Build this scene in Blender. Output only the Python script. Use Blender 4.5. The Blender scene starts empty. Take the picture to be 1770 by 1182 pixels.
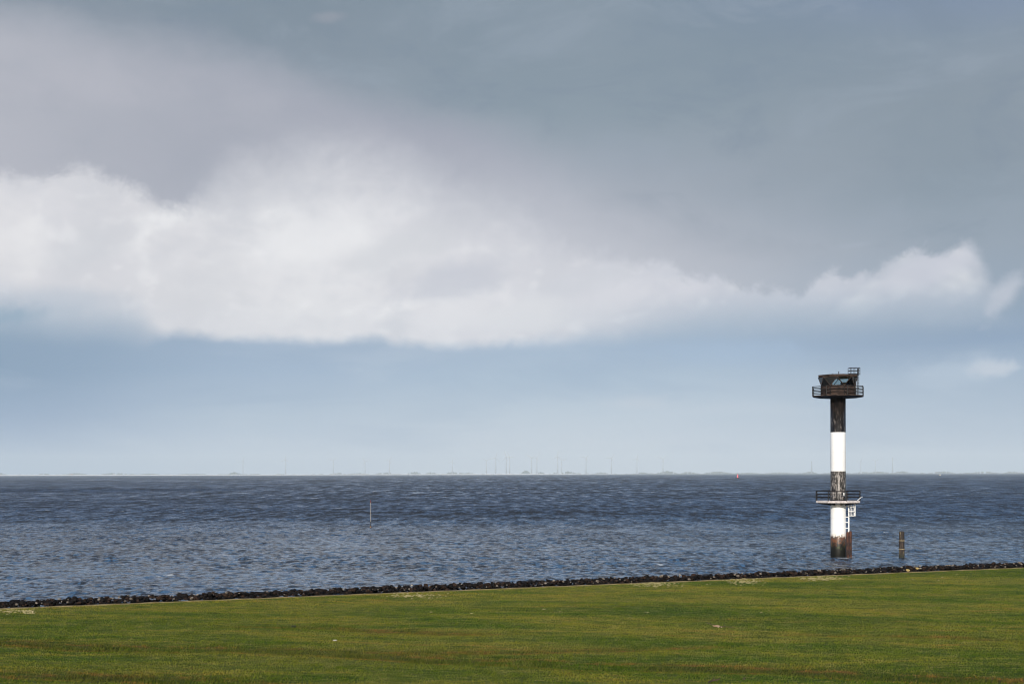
import bpy, bmesh, math, random
import numpy as np
from mathutils import Vector, Matrix, noise as mnoise

random.seed(7)
RNG = np.random.default_rng(11)
R = math.radians
sc = bpy.context.scene
col = sc.collection

# ------------------------------------------------------------------ camera
EYE = 9.69                 # eye height above the water
FPX = 2458.0               # focal length in pixels of the 1770 px wide photograph
HZ = 818.7                 # eye level row at the photograph's middle column
ROLL = R(0.11)
cam_d = bpy.data.cameras.new('camera')
cam = bpy.data.objects.new('camera', cam_d)
col.objects.link(cam)
cam.location = (0, 0, EYE)
cam.rotation_euler = (R(90), ROLL, 0)
cam_d.sensor_fit = 'HORIZONTAL'
cam_d.sensor_width = 36.0
cam_d.lens = 36.0 * FPX / 1770.0
cam_d.shift_y = (HZ - 591.0) / 1770.0
cam_d.clip_start = 0.5
cam_d.clip_end = 60000
sc.camera = cam

# ------------------------------------------------------------------ exposure
vs = sc.view_settings
vs.view_transform = 'Standard'
vs.look = 'None'
vs.exposure = 0.0
vs.gamma = 1.0
vs.use_curve_mapping = False
sc.cycles.volume_bounces = 0
sc.cycles.max_bounces = 8
sc.cycles.transparent_max_bounces = 12
sc.cycles.use_denoising = True
sc.cycles.filter_width = 1.1

# ------------------------------------------------------------------ sun
SUN_EL, SUN_AZ = R(18.5), R(190)          # azimuth clockwise from the view axis: behind, a little to the left
sl = bpy.data.lights.new('sun', 'SUN')
sl.energy = 4.4
sl.angle = R(0.53)
sl.color = (1.0, 0.93, 0.83)
sun = bpy.data.objects.new('sun', sl)
col.objects.link(sun)
to_sun = Vector((math.sin(SUN_AZ) * math.cos(SUN_EL), math.cos(SUN_AZ) * math.cos(SUN_EL), math.sin(SUN_EL)))
sun.rotation_euler = to_sun.to_track_quat('Z', 'Y').to_euler()
sun.location = (-20, -60, 60)


# ------------------------------------------------------------------ node helpers
def lin(c):
    return tuple(((v / 255.0) / 12.92 if v / 255.0 <= 0.04045 else ((v / 255.0 + 0.055) / 1.055) ** 2.4) for v in c)


class N:
    """wraps a scalar socket so node maths can be written as expressions"""
    def __init__(s, t, k): s.t, s.k = t, k
    def _m(s, op, o=None, o2=None):
        n = s.t.nodes.new('ShaderNodeMath'); n.operation = op
        for i, v in enumerate((s, o, o2)):
            if v is None: continue
            if isinstance(v, N): s.t.links.new(v.k, n.inputs[i])
            else: n.inputs[i].default_value = v
        return N(s.t, n.outputs[0])
    def __add__(s, o): return s._m('ADD', o)
    def __sub__(s, o): return s._m('SUBTRACT', o)
    def __mul__(s, o): return s._m('MULTIPLY', o)
    def __truediv__(s, o): return s._m('DIVIDE', o)
    def pw(s, o): return s._m('POWER', o)
    def mx(s, o): return s._m('MAXIMUM', o)
    def mn(s, o): return s._m('MINIMUM', o)
    def inv(s): return (s * -1.0) + 1.0
    def sm(s, a, b, lo=0.0, hi=1.0):
        n = s.t.nodes.new('ShaderNodeMapRange'); n.interpolation_type = 'SMOOTHSTEP'; n.clamp = True
        s.t.links.new(s.k, n.inputs[0])
        for i, v in zip((1, 2, 3, 4), (a, b, lo, hi)):
            if isinstance(v, N): s.t.links.new(v.k, n.inputs[i])
            else: n.inputs[i].default_value = v
        return N(s.t, n.outputs[0])
    def ramp(s, stops, ease=False):
        n = s.t.nodes.new('ShaderNodeValToRGB')
        if ease: n.color_ramp.interpolation = 'EASE'
        e = n.color_ramp.elements
        while len(e) < len(stops): e.new(0.5)
        for el, (p, c) in zip(e, sorted(stops, key=lambda q: q[0])):
            el.position = p; el.color = (*c, 1)
        s.t.links.new(s.k, n.inputs[0])
        return n.outputs[0]
    def curve(s, pts):
        """piecewise curve through (x, y), x within 0..1, y within 0..1"""
        n = s.t.nodes.new('ShaderNodeFloatCurve')
        c = n.mapping.curves[0]
        pts = sorted(pts)
        while len(c.points) < len(pts): c.points.new(0.5, 0.5)
        for p, (x, y) in zip(c.points, pts):
            p.location = (x, y); p.handle_type = 'AUTO_CLAMPED'
        n.mapping.update()
        s.t.links.new(s.k, n.inputs['Value'])
        return N(s.t, n.outputs[0])


def mixc(t, f, a, b, blend='MIX'):
    n = t.nodes.new('ShaderNodeMix'); n.data_type = 'RGBA'; n.blend_type = blend
    for i, v in ((0, f), (6, a), (7, b)):
        if isinstance(v, N): t.links.new(v.k, n.inputs[i])
        elif isinstance(v, bpy.types.NodeSocket): t.links.new(v, n.inputs[i])
        elif isinstance(v, (int, float)): n.inputs[i].default_value = v
        else: n.inputs[i].default_value = (*v, 1)
    return n.outputs[2]


def vec(t, x, y, z):
    n = t.nodes.new('ShaderNodeCombineXYZ')
    for i, v in enumerate((x, y, z)):
        if isinstance(v, N): t.links.new(v.k, n.inputs[i])
        else: n.inputs[i].default_value = v
    return n.outputs[0]


def sep(t, v):
    n = t.nodes.new('ShaderNodeSeparateXYZ'); t.links.new(v, n.inputs[0])
    return [N(t, o) for o in n.outputs]


def noise(t, v, scale, detail=4, rough=0.55, dist=0.0, w=None):
    n = t.nodes.new('ShaderNodeTexNoise')
    t.links.new(v, n.inputs['Vector'])
    n.inputs['Scale'].default_value = scale
    n.inputs['Detail'].default_value = detail
    n.inputs['Roughness'].default_value = rough
    n.inputs['Distortion'].default_value = dist
    return N(t, n.outputs['Fac'])


# ------------------------------------------------------------------ world: Nishita sky with a cloud bank in it
# The layout below is in directions: azimuth a (rad, clockwise from +Y) and t = tan(elevation), both times FPX.
def ax(px): return FPX * math.atan((px - 885.0) / FPX)
def ty(px, py):
    e = HZ - (px - 885.0) * math.tan(ROLL)
    return (e - py) * math.cos(math.atan((px - 885.0) / FPX))
XS, YS = 2000.0, 900.0
def cx(px): return 0.5 + ax(px) / XS
def cy(px, py): return ty(px, py) / YS


def build_world():
    w = bpy.data.worlds.new('World'); sc.world = w; w.use_nodes = True
    t = w.node_tree
    bg = t.nodes['Background']
    sky = t.nodes.new('ShaderNodeTexSky'); sky.sky_type = 'NISHITA'; sky.sun_disc = False
    sky.sun_elevation = SUN_EL; sky.sun_rotation = SUN_AZ
    sky.air_density = 1.0; sky.dust_density = 1.0; sky.ozone_density = 1.5
    STR = 0.15
    tc = t.nodes.new('ShaderNodeTexCoord')
    dx, dy, dz = sep(t, tc.outputs['Generated'])
    X = dx._m('ARCTAN2', dy) * FPX
    hyp = ((dx * dx) + (dy * dy)).mx(1e-6)._m('SQRT')
    Y = (dz / hyp) * FPX
    U = (X * (1 / XS)) + 0.5
    nv = vec(t, X * (1 / 300.0), Y * (1 / 220.0), 3.7)
    n1 = noise(t, nv, 1.0, 6, 0.6)            # big puffs
    n2 = noise(t, vec(t, X * (1 / 75.0), Y * (1 / 60.0), 8.1), 1.0, 6, 0.62, 0.3)   # small puffs
    n3 = noise(t, vec(t, X * (1 / 520.0), Y * (1 / 260.0), 1.3), 1.0, 4, 0.5)      # broad veil
    n5 = noise(t, vec(t, X * (1 / 26.0), Y * (1 / 22.0), 2.2), 1.0, 4, 0.6)          # ragged fringe
    n6 = noise(t, vec(t, X * (1 / 460.0), Y * (1 / 90.0), 12.0), 1.0, 4, 0.55, 0.4)  # flat streaks low down
    e1 = (n1 - 0.5) * 110.0
    e2 = (n2 - 0.5) * 96.0 + (n5 - 0.5) * 26.0
    Yw = Y + e1 * 0.35 + e2
    Ys = Y + e1 * 0.9 + e2 * 0.35

    # ---- background behind the bank, three columns of colour down the height
    rows = [816, 770, 720, 650, 600, 545, 450, 300, 200, 100, 0]
    cols = {
        0:   [(163,185,209), (152,174,201), (140,164,193), (126,153,181), (130,155,181), (150,170,188), (172,177,188), (160,166,180), (150,158,171), (138,149,163), (131,144,158)],
        480: [(186,200,216), (182,197,214), (173,191,209), (156,178,202), (150,172,197), (158,176,194), (172,178,189), (158,165,178), (143,155,168), (130,144,158), (126,141,155)],
        960: [(197,207,218), (195,206,218), (186,201,215), (170,190,209), (159,180,203), (166,183,199), (172,179,190), (152,162,175), (136,151,164), (129,145,159), (125,142,157)],
        1770: [(178,194,210), (174,190,208), (168,186,205), (156,177,199), (134,158,186), (140,160,181), (146,160,175), (138,151,164), (136,149,162), (132,147,163), (121,139,167)],
    }
    Yb = ((Y + e1 * 0.6) * (1 / YS)).mx(0.0)
    rc = {}
    for px, cs in cols.items():
        rc[px] = Yb.ramp([(max(0, cy(885, r)), lin(c)) for r, c in zip(rows, cs)])
    k = list(cols)
    c = rc[k[0]]
    for a, b in zip(k, k[1:]):
        c = mixc(t, (X + e1 * 0.5).sm(ax(a), ax(b)), c, rc[b])

    def edge(pts):
        return U.curve([(cx(p), max(0.0, min(1.0, cy(p, q)))) for p, q in pts]) * YS
    def along(pts, mul):
        return U.curve([(cx(p), q / mul) for p, q in pts]) * mul

    low = Y.sm(ty(885, 545), ty(885, 640)) * Y.sm(0, 60)
    c = mixc(t, n6.sm(0.5, 0.75, 0, 0.32) * low, c, lin((196, 207, 219)))
    c = mixc(t, n6.sm(0.5, 0.28, 0, 0.28) * low, c, lin((133, 160, 190)))
    # ---- broad streaks in the grey deck
    c = mixc(t, n3.sm(0.4, 0.75, 0.0, 0.32) * Y.sm(330, 480), c, lin((152, 163, 176)))
    c = mixc(t, n3.sm(0.5, 0.25, 0.0, 0.3) * Y.sm(330, 480), c, lin((122, 140, 155)))

    n7 = noise(t, vec(t, X * (1 / 260.0), Y * (1 / 120.0), 21.0), 1.0, 6, 0.62, 0.5)
    hi = Y.sm(300, 440)
    c = mixc(t, n7.sm(0.5, 0.7, 0, 0.35) * hi, c, lin((151, 163, 178)))
    c = mixc(t, n7.sm(0.5, 0.32, 0, 0.4) * hi, c, lin((122, 138, 156)))
    # ---- lavender veil under a diagonal upper edge
    vt = edge([(-120, 10), (0, 24), (200, 60), (300, 78), (440, 100), (560, 150), (700, 200), (850, 240), (1000, 310), (1200, 370), (1400, 430), (1770, 480), (1900, 500)])
    vsoft = along([(-120, 60), (400, 46), (700, 46), (1000, 90), (1400, 120), (1900, 120)], 200)
    veil = (Ys - vt).sm(vsoft, vsoft * -1.0)
    vcol = U.ramp([(cx(0), lin((181, 183, 193))), (cx(160), lin((174, 177, 188))), (cx(420), lin((164, 168, 181))), (cx(760), lin((164, 167, 181))), (cx(1000), lin((176, 180, 192))), (cx(1400), lin((165, 171, 184))), (cx(1770), lin((152, 162, 176)))])
    vcol = mixc(t, n1.sm(0.45, 0.75, 0, 0.45), vcol, lin((184, 185, 195)))
    vcol = mixc(t, n1.sm(0.5, 0.25, 0, 0.35), vcol, lin((150, 157, 172)))
    c = mixc(t, veil * Y.sm(ty(885, 560), ty(885, 500)) * along([(-120, 0.9), (900, 0.85), (1200, 0.7), (1600, 0.4), (1900, 0.3)], 1.0), c, vcol)

    # ---- soft glow of thin cloud above the bank
    gt = edge([(-120, 330), (200, 330), (330, 330), (430, 290), (540, 262), (660, 272), (800, 325), (950, 360), (1100, 400), (1300, 440), (1500, 460), (1900, 520)])
    glow = (Ys - gt).sm(90.0, -110.0) * Y.sm(ty(885, 560), ty(885, 480))
    c = mixc(t, glow * along([(-120, 0.1), (250, 0.1), (420, 0.6), (760, 0.7), (1000, 0.6), (1300, 0.3), (1600, 0.05), (1900, 0)], 1.0), c, lin((207, 209, 217)))

    # ---- the white bank
    top = edge([(-120, 320), (0, 310), (80, 303), (160, 296), (220, 328), (300, 356), (360, 350), (430, 330), (520, 318), (620, 322), (720, 350), (820, 392), (900, 418), (1000, 444), (1100, 452),
                (1200, 466), (1250, 474), (1300, 508), (1350, 503), (1400, 490), (1430, 466), (1470, 480), (1530, 462), (1570, 440), (1620, 434), (1672, 428), (1694, 452), (1712, 490), (1760, 560), (1900, 570)])
    tsoft = along([(-120, 22), (280, 22), (360, 56), (430, 110), (760, 115), (940, 70), (1040, 30), (1120, 16), (1300, 14), (1660, 16), (1700, 34), (1900, 30)], 100)
    base = edge([(-120, 540), (0, 542), (60, 556), (200, 566), (270, 576), (290, 579), (330, 579), (400, 585), (480, 586), (560, 589), (630, 583), (658, 582), (676, 590), (740, 593), (800, 595), (900, 591), (1000, 584), (1100, 573), (1200, 563),
                 (1300, 556), (1500, 550), (1600, 545), (1700, 542), (1900, 540)])
    bsoft = along([(-120, 44), (240, 40), (290, 14), (400, 13), (900, 15), (1000, 22), (1150, 24), (1300, 34), (1900, 38)], 100)
    bank = (Yw - top).sm(tsoft, tsoft * -1.0) * (Y + (e2 * 0.26) - base).sm(bsoft * -1.0, bsoft)
    wc = U.ramp([(cx(0), lin((220, 220, 225))), (cx(200), lin((217, 217, 222))), (cx(520), lin((229, 229, 232))), (cx(760), lin((222, 222, 227))), (cx(1000), lin((214, 215, 222))), (cx(1200), lin((203, 206, 216))), (cx(1450), lin((193, 198, 210))), (cx(1770), lin((190, 196, 208)))])
    # puff relief: difference of the noise between two nearby directions, lit from above left
    def lump(f, dx_, dy_, seed, det):
        return noise(t, vec(t, (X * (1 / (f * 1.35))) + dx_, (Y * (1 / f)) + dy_, seed), 1.0, det, 0.55, 0.25)
    rel = lump(130.0, 0, 0, 5.2, 3) - lump(130.0, -0.16, 0.26, 5.2, 3)
    rel2 = lump(52.0, 0, 0, 9.4, 4) - lump(52.0, -0.14, 0.24, 9.4, 4)
    wc = mixc(t, rel.sm(0.0, -0.24, 0, 0.45), wc, lin((203, 205, 212)))
    wc = mixc(t, rel.sm(0.0, 0.22, 0, 0.6), wc, lin((246, 246, 247)))
    wc = mixc(t, rel2.sm(0.02, -0.25, 0, 0.3), wc, lin((206, 208, 215)))
    wc = mixc(t, rel2.sm(0.02, 0.25, 0, 0.3), wc, lin((246, 246, 247)))
    wc = mixc(t, n1.sm(0.5, 0.32, 0, 0.45), wc, lin((202, 205, 212)))
    def blot(px, py, rx, ry, ang, colr, amt):
        qx, qy = X - ax(px), Y - ty(px, py)
        ca, sa = math.cos(ang), math.sin(ang)
        a_ = ((qx * ca) + (qy * sa)) * (1 / rx); b_ = ((qy * ca) - (qx * sa)) * (1 / ry)
        d = ((a_ * a_) + (b_ * b_))._m('SQRT') + (n2 - 0.5) * 1.5 + (n1 - 0.5) * 1.2
        return mixc(t, d.sm(1.35, 0.35, 0, amt), wc, colr)
    for b_ in ((790, 488, 110, 34, 0.25, (199, 202, 212), 0.8), (690, 560, 40, 26, 0.4, (198, 202, 211), 0.5), (700, 425, 130, 32, 0.35, (213, 215, 220), 0.7), (150, 430, 80, 46, 0.6, (208, 210, 216), 0.7),
               (110, 520, 120, 26, 0.1, (197, 203, 213), 0.8), (345, 500, 80, 50, 0.5, (213, 214, 219), 0.6), (560, 400, 120, 52, 0.35, (238, 238, 240), 0.8), (800, 548, 120, 30, 0.05, (226, 226, 230), 0.7),
               (470, 560, 120, 22, 0.0, (224, 224, 228), 0.6), (20, 410, 60, 80, 0.3, (230, 229, 231), 0.5), (1010, 490, 90, 30, 0.2, (206, 209, 217), 0.6), (960, 540, 110, 26, 0.0, (216, 218, 224), 0.6),
               (765, 553, 66, 30, 0.3, (228, 228, 232), 0.75), (905, 548, 80, 30, 0.2, (224, 225, 229), 0.7), (1065, 512, 80, 30, 0.2, (218, 219, 226), 0.75), (1190, 500, 56, 26, 0.2, (216, 217, 225), 0.8), (1420, 505, 60, 26, 0.2, (206, 209, 219), 0.7), (1600, 470, 80, 26, 0.35, (206, 208, 219), 0.8)):
        wc = blot(*b_[:5], lin(b_[5]), b_[6])
    wc = mixc(t, (Y - base).sm(70, 0, 0, 1) * along([(-120, 0.75), (230, 0.6), (290, 0.05), (900, 0.05), (1050, 0.3), (1300, 0.7), (1900, 0.75)], 1.0), wc, lin((170, 185, 202)))
    c = mixc(t, bank * along([(-120, 0.96), (900, 0.95), (1250, 0.88), (1680, 0.86), (1720, 0.5), (1900, 0.5)], 1.0), c, wc)

    # ---- loose scraps
    def scrap(px, py, rx, ry, ang, colr, amt, soft=0.55, nz=1.0):
        x0, y0 = ax(px), ty(px, py)
        qx, qy = X - x0, Y - y0
        ca, sa = math.cos(ang), math.sin(ang)
        a_ = ((qx * ca) + (qy * sa)) * (1 / rx)
        b_ = ((qy * ca) - (qx * sa)) * (1 / ry)
        d = ((a_ * a_) + (b_ * b_))._m('SQRT') + (n2 - 0.5) * (1.6 * nz) + (n1 - 0.5) * 0.7 * nz
        return mixc(t, d.sm(1.0 + soft * 0.4, 1.0 - soft, 0, amt), c, colr)
    c = scrap(1738, 512, 20, 48, -0.6, lin((192, 198, 210)), 0.8, 0.9, 1.5)
    c = scrap(14, 548, 60, 20, 0.2, lin((140, 166, 188)), 0.75, 0.8, 1.3)
    c = scrap(1650, 640, 100, 22, 0.05, lin((184, 199, 215)), 0.5, 0.95, 1.5)
    c = scrap(1724, 636, 42, 15, 0.05, lin((196, 205, 217)), 0.8, 0.8, 1.5)
    c = scrap(1105, 697, 70, 14, 0.0, lin((194, 204, 216)), 0.55, 0.9)
    c = scrap(572, 29, 34, 11, 0.15, lin((163, 164, 175)), 0.38, 0.9)
    c = scrap(170, 150, 130, 40, 0.0, lin((184, 185, 195)), 0.5, 0.9)
    c = scrap(1470, 425, 34, 6, 0.1, lin((165, 175, 189)), 0.5, 0.9)
    c = scrap(1260, 610, 180, 26, 0.0, lin((158, 182, 208)), 0.6, 0.9)

    # ---- overhead and behind the camera: broken cloud over the blue sky
    nz = noise(t, tc.outputs['Generated'], 2.6, 5, 0.55)
    back = mixc(t, nz.sm(0.5, 0.75, 0, 0.5), sky.outputs['Color'], tuple(v / STR for v in lin((120, 138, 168))))
    scl = t.nodes.new('ShaderNodeMix'); scl.data_type = 'RGBA'; scl.blend_type = 'MULTIPLY'
    scl.inputs[0].default_value = 1.0
    t.links.new(c, scl.inputs[6]); scl.inputs[7].default_value = (1 / STR, 1 / STR, 1 / STR, 1)
    up = Y.sm(FPX * 0.338, FPX * 0.50).mx(X._m('ABSOLUTE').sm(1300, 2400))
    # an added blue band above the view, bright to tint and light the water
    fill_band = Y.sm(FPX * 0.36, FPX * 0.5) * Y.sm(FPX * 1.7, FPX * 0.9) * X._m('ABSOLUTE').sm(FPX * 1.5, FPX * 0.9)
    back = mixc(t, fill_band * nz.sm(0.66, 0.44, 0.5, 0.95), back, tuple(v / STR for v in (0.29, 0.52, 0.94)))
    out = mixc(t, up, scl.outputs[2], back)
    t.links.new(out, bg.inputs['Color'])
    bg.inputs['Strength'].default_value = STR
    w.cycles.sampling_method = 'MANUAL'
    w.cycles.sample_map_resolution = 512


build_world()


# ------------------------------------------------------------------ helpers: materials
def material(name):
    m = bpy.data.materials.new(name); m.use_nodes = True
    t = m.node_tree
    return m, t, t.nodes['Principled BSDF']


def coords(t, kind='Object'):
    return t.nodes.new('ShaderNodeTexCoord').outputs[kind]


def bump(t, bs, h, strength=0.5, dist=0.05, prev=None):
    n = t.nodes.new('ShaderNodeBump')
    n.inputs['Strength'].default_value = strength
    n.inputs['Distance'].default_value = dist
    t.links.new(h.k if isinstance(h, N) else h, n.inputs['Height'])
    if prev is not None: t.links.new(prev, n.inputs['Normal'])
    if bs is not None: t.links.new(n.outputs[0], bs.inputs['Normal'])
    return n.outputs[0]


def plain(name, a, b, scale=3.0, rough=0.6, metal=0.0, bmp=0.2, stretch=(1, 1, 1)):
    m, t, bs = material(name)
    o = coords(t)
    x, y, z = sep(t, o)
    v = vec(t, x * stretch[0], y * stretch[1], z * stretch[2])
    n = noise(t, v, scale, 6, 0.6)
    t.links.new(mixc(t, n.sm(0.35, 0.65), a, b), bs.inputs['Base Color'])
    bs.inputs['Roughness'].default_value = rough
    bs.inputs['Metallic'].default_value = metal
    if bmp: bump(t, bs, n, bmp, 0.02)
    return m


# ------------------------------------------------------------------ helpers: objects
def tag(o, label=None, cat=None, group=None, kind=None):
    if label: o['label'] = label
    if cat: o['category'] = cat
    if group: o['group'] = group
    if kind: o['kind'] = kind
    return o


def empty(name, loc, rz=0.0):
    o = bpy.data.objects.new(name, None); col.objects.link(o)
    o.location = loc; o.rotation_euler = (0, 0, rz)
    o.empty_display_size = 0.3
    return o


def np_mesh(name, verts, faces, mats, parent=None, smooth=False, midx=None):
    """verts (n,3) array, faces (m,k) array"""
    me = bpy.data.meshes.new(name)
    verts = np.asarray(verts, dtype=np.float32); faces = np.asarray(faces, dtype=np.int32)
    k = faces.shape[1]
    me.vertices.add(len(verts)); me.vertices.foreach_set('co', verts.ravel())
    me.loops.add(faces.size); me.loops.foreach_set('vertex_index', faces.ravel())
    me.polygons.add(len(faces))
    me.polygons.foreach_set('loop_start', np.arange(0, faces.size, k, dtype=np.int32))
    me.polygons.foreach_set('loop_total', np.full(len(faces), k, dtype=np.int32))
    if smooth: me.polygons.foreach_set('use_smooth', np.ones(len(faces), dtype=bool))
    for m in (mats if isinstance(mats, (list, tuple)) else [mats]): me.materials.append(m)
    if midx is not None: me.polygons.foreach_set('material_index', np.asarray(midx, dtype=np.int32))
    me.update(calc_edges=True); me.validate()
    o = bpy.data.objects.new(name, me); col.objects.link(o)
    if parent: o.parent = parent
    return o


class MB:
    """collects simple solids, links them as ONE mesh object"""
    def __init__(s): s.b = bmesh.new()
    def poly_prism(s, lo, hi):
        """closed solid between two rings of equal length"""
        v0 = [s.b.verts.new(p) for p in lo]; v1 = [s.b.verts.new(p) for p in hi]
        n = len(lo)
        for i in range(n):
            j = (i + 1) % n
            s.b.faces.new((v0[i], v0[j], v1[j], v1[i]))
        s.b.faces.new(v0[::-1]); s.b.faces.new(v1)
        return s
    def box(s, c, size, rz=0.0, ax_=None):
        x, y, z = (v / 2 for v in size)
        M = Matrix.Translation(c) @ Matrix.Rotation(rz, 4, 'Z')
        lo = [M @ Vector(p) for p in ((-x, -y, -z), (x, -y, -z), (x, y, -z), (-x, y, -z))]
        hi = [M @ Vector(p) for p in ((-x, -y, z), (x, -y, z), (x, y, z), (-x, y, z))]
        return s.poly_prism(lo, hi)
    def tube(s, p, q, r, r2=None, n=8):
        p, q = Vector(p), Vector(q); r2 = r if r2 is None else r2
        d = (q - p).normalized()
        a = d.orthogonal().normalized(); b = d.cross(a)
        ring = lambda c, rr: [c + a * (rr * math.cos(2 * math.pi * i / n)) + b * (rr * math.sin(2 * math.pi * i / n)) for i in range(n)]
        return s.poly_prism(ring(p, r), ring(q, r2))
    def path(s, pts, r, n=7):
        for p, q in zip(pts, pts[1:]): s.tube(p, q, r, n=n)
        return s
    def lathe(s, prof, n=24):
        """prof: list of (radius, z), closed at both ends"""
        rings = []
        for r, z in prof:
            rings.append([s.b.verts.new((r * math.cos(2 * math.pi * i / n), r * math.sin(2 * math.pi * i / n), z)) for i in range(n)])
        for a, b in zip(rings, rings[1:]):
            for i in range(n):
                j = (i + 1) % n
                s.b.faces.new((a[i], a[j], b[j], b[i]))
        s.b.faces.new(rings[0][::-1]); s.b.faces.new(rings[-1])
        return s
    def build(s, name, mat, parent=None, smooth=False, bev=0.0):
        bmesh.ops.recalc_face_normals(s.b, faces=s.b.faces)
        if bev:
            bmesh.ops.bevel(s.b, geom=list(s.b.edges), offset=bev, segments=1, affect='EDGES', clamp_overlap=True)
        me = bpy.data.meshes.new(name); s.b.to_mesh(me); s.b.free()
        me.materials.append(mat)
        if smooth:
            for p in me.polygons: p.use_smooth = len(p.vertices) == 4
        o = bpy.data.objects.new(name, me); col.objects.link(o)
        if parent: o.parent = parent
        return o


def copy_tree(o, parent=None):
    c = o.copy(); col.objects.link(c)
    if parent is not None: c.parent = parent
    for ch in list(o.children): copy_tree(ch, c)
    return c


def ground_at(px, py, z):
    """the point at height z seen at pixel (px, py) of the photograph"""
    cr, sr = math.cos(ROLL), math.sin(ROLL)
    u, v = px - 885.0, HZ - py
    gx, gz = u * cr + v * sr, v * cr - u * sr
    Dd = (z - EYE) / (gz / FPX)
    return Vector((gx / FPX * Dd, Dd, z))


# ------------------------------------------------------------------ shoreline frame (s along the rocks, d inland)
GZ = 1.40                                   # level of the foreland
P0 = ground_at(0, 1052, GZ); P1 = ground_at(1770, 981, GZ)
SDIR = Vector((P1.x - P0.x, P1.y - P0.y, 0)).normalized()
DDIR = Vector((SDIR.y, -SDIR.x, 0))         # inland, towards the camera
SLEN = (Vector((P1.x, P1.y, 0)) - Vector((P0.x, P0.y, 0))).length


def to_sd(x, y):
    rx, ry = x - P0.x, y - P0.y
    return rx * SDIR.x + ry * SDIR.y, rx * DDIR.x + ry * DDIR.y


def from_sd(s, d):
    return P0.x + SDIR.x * s + DDIR.x * d, P0.y + SDIR.y * s + DDIR.y * d


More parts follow.
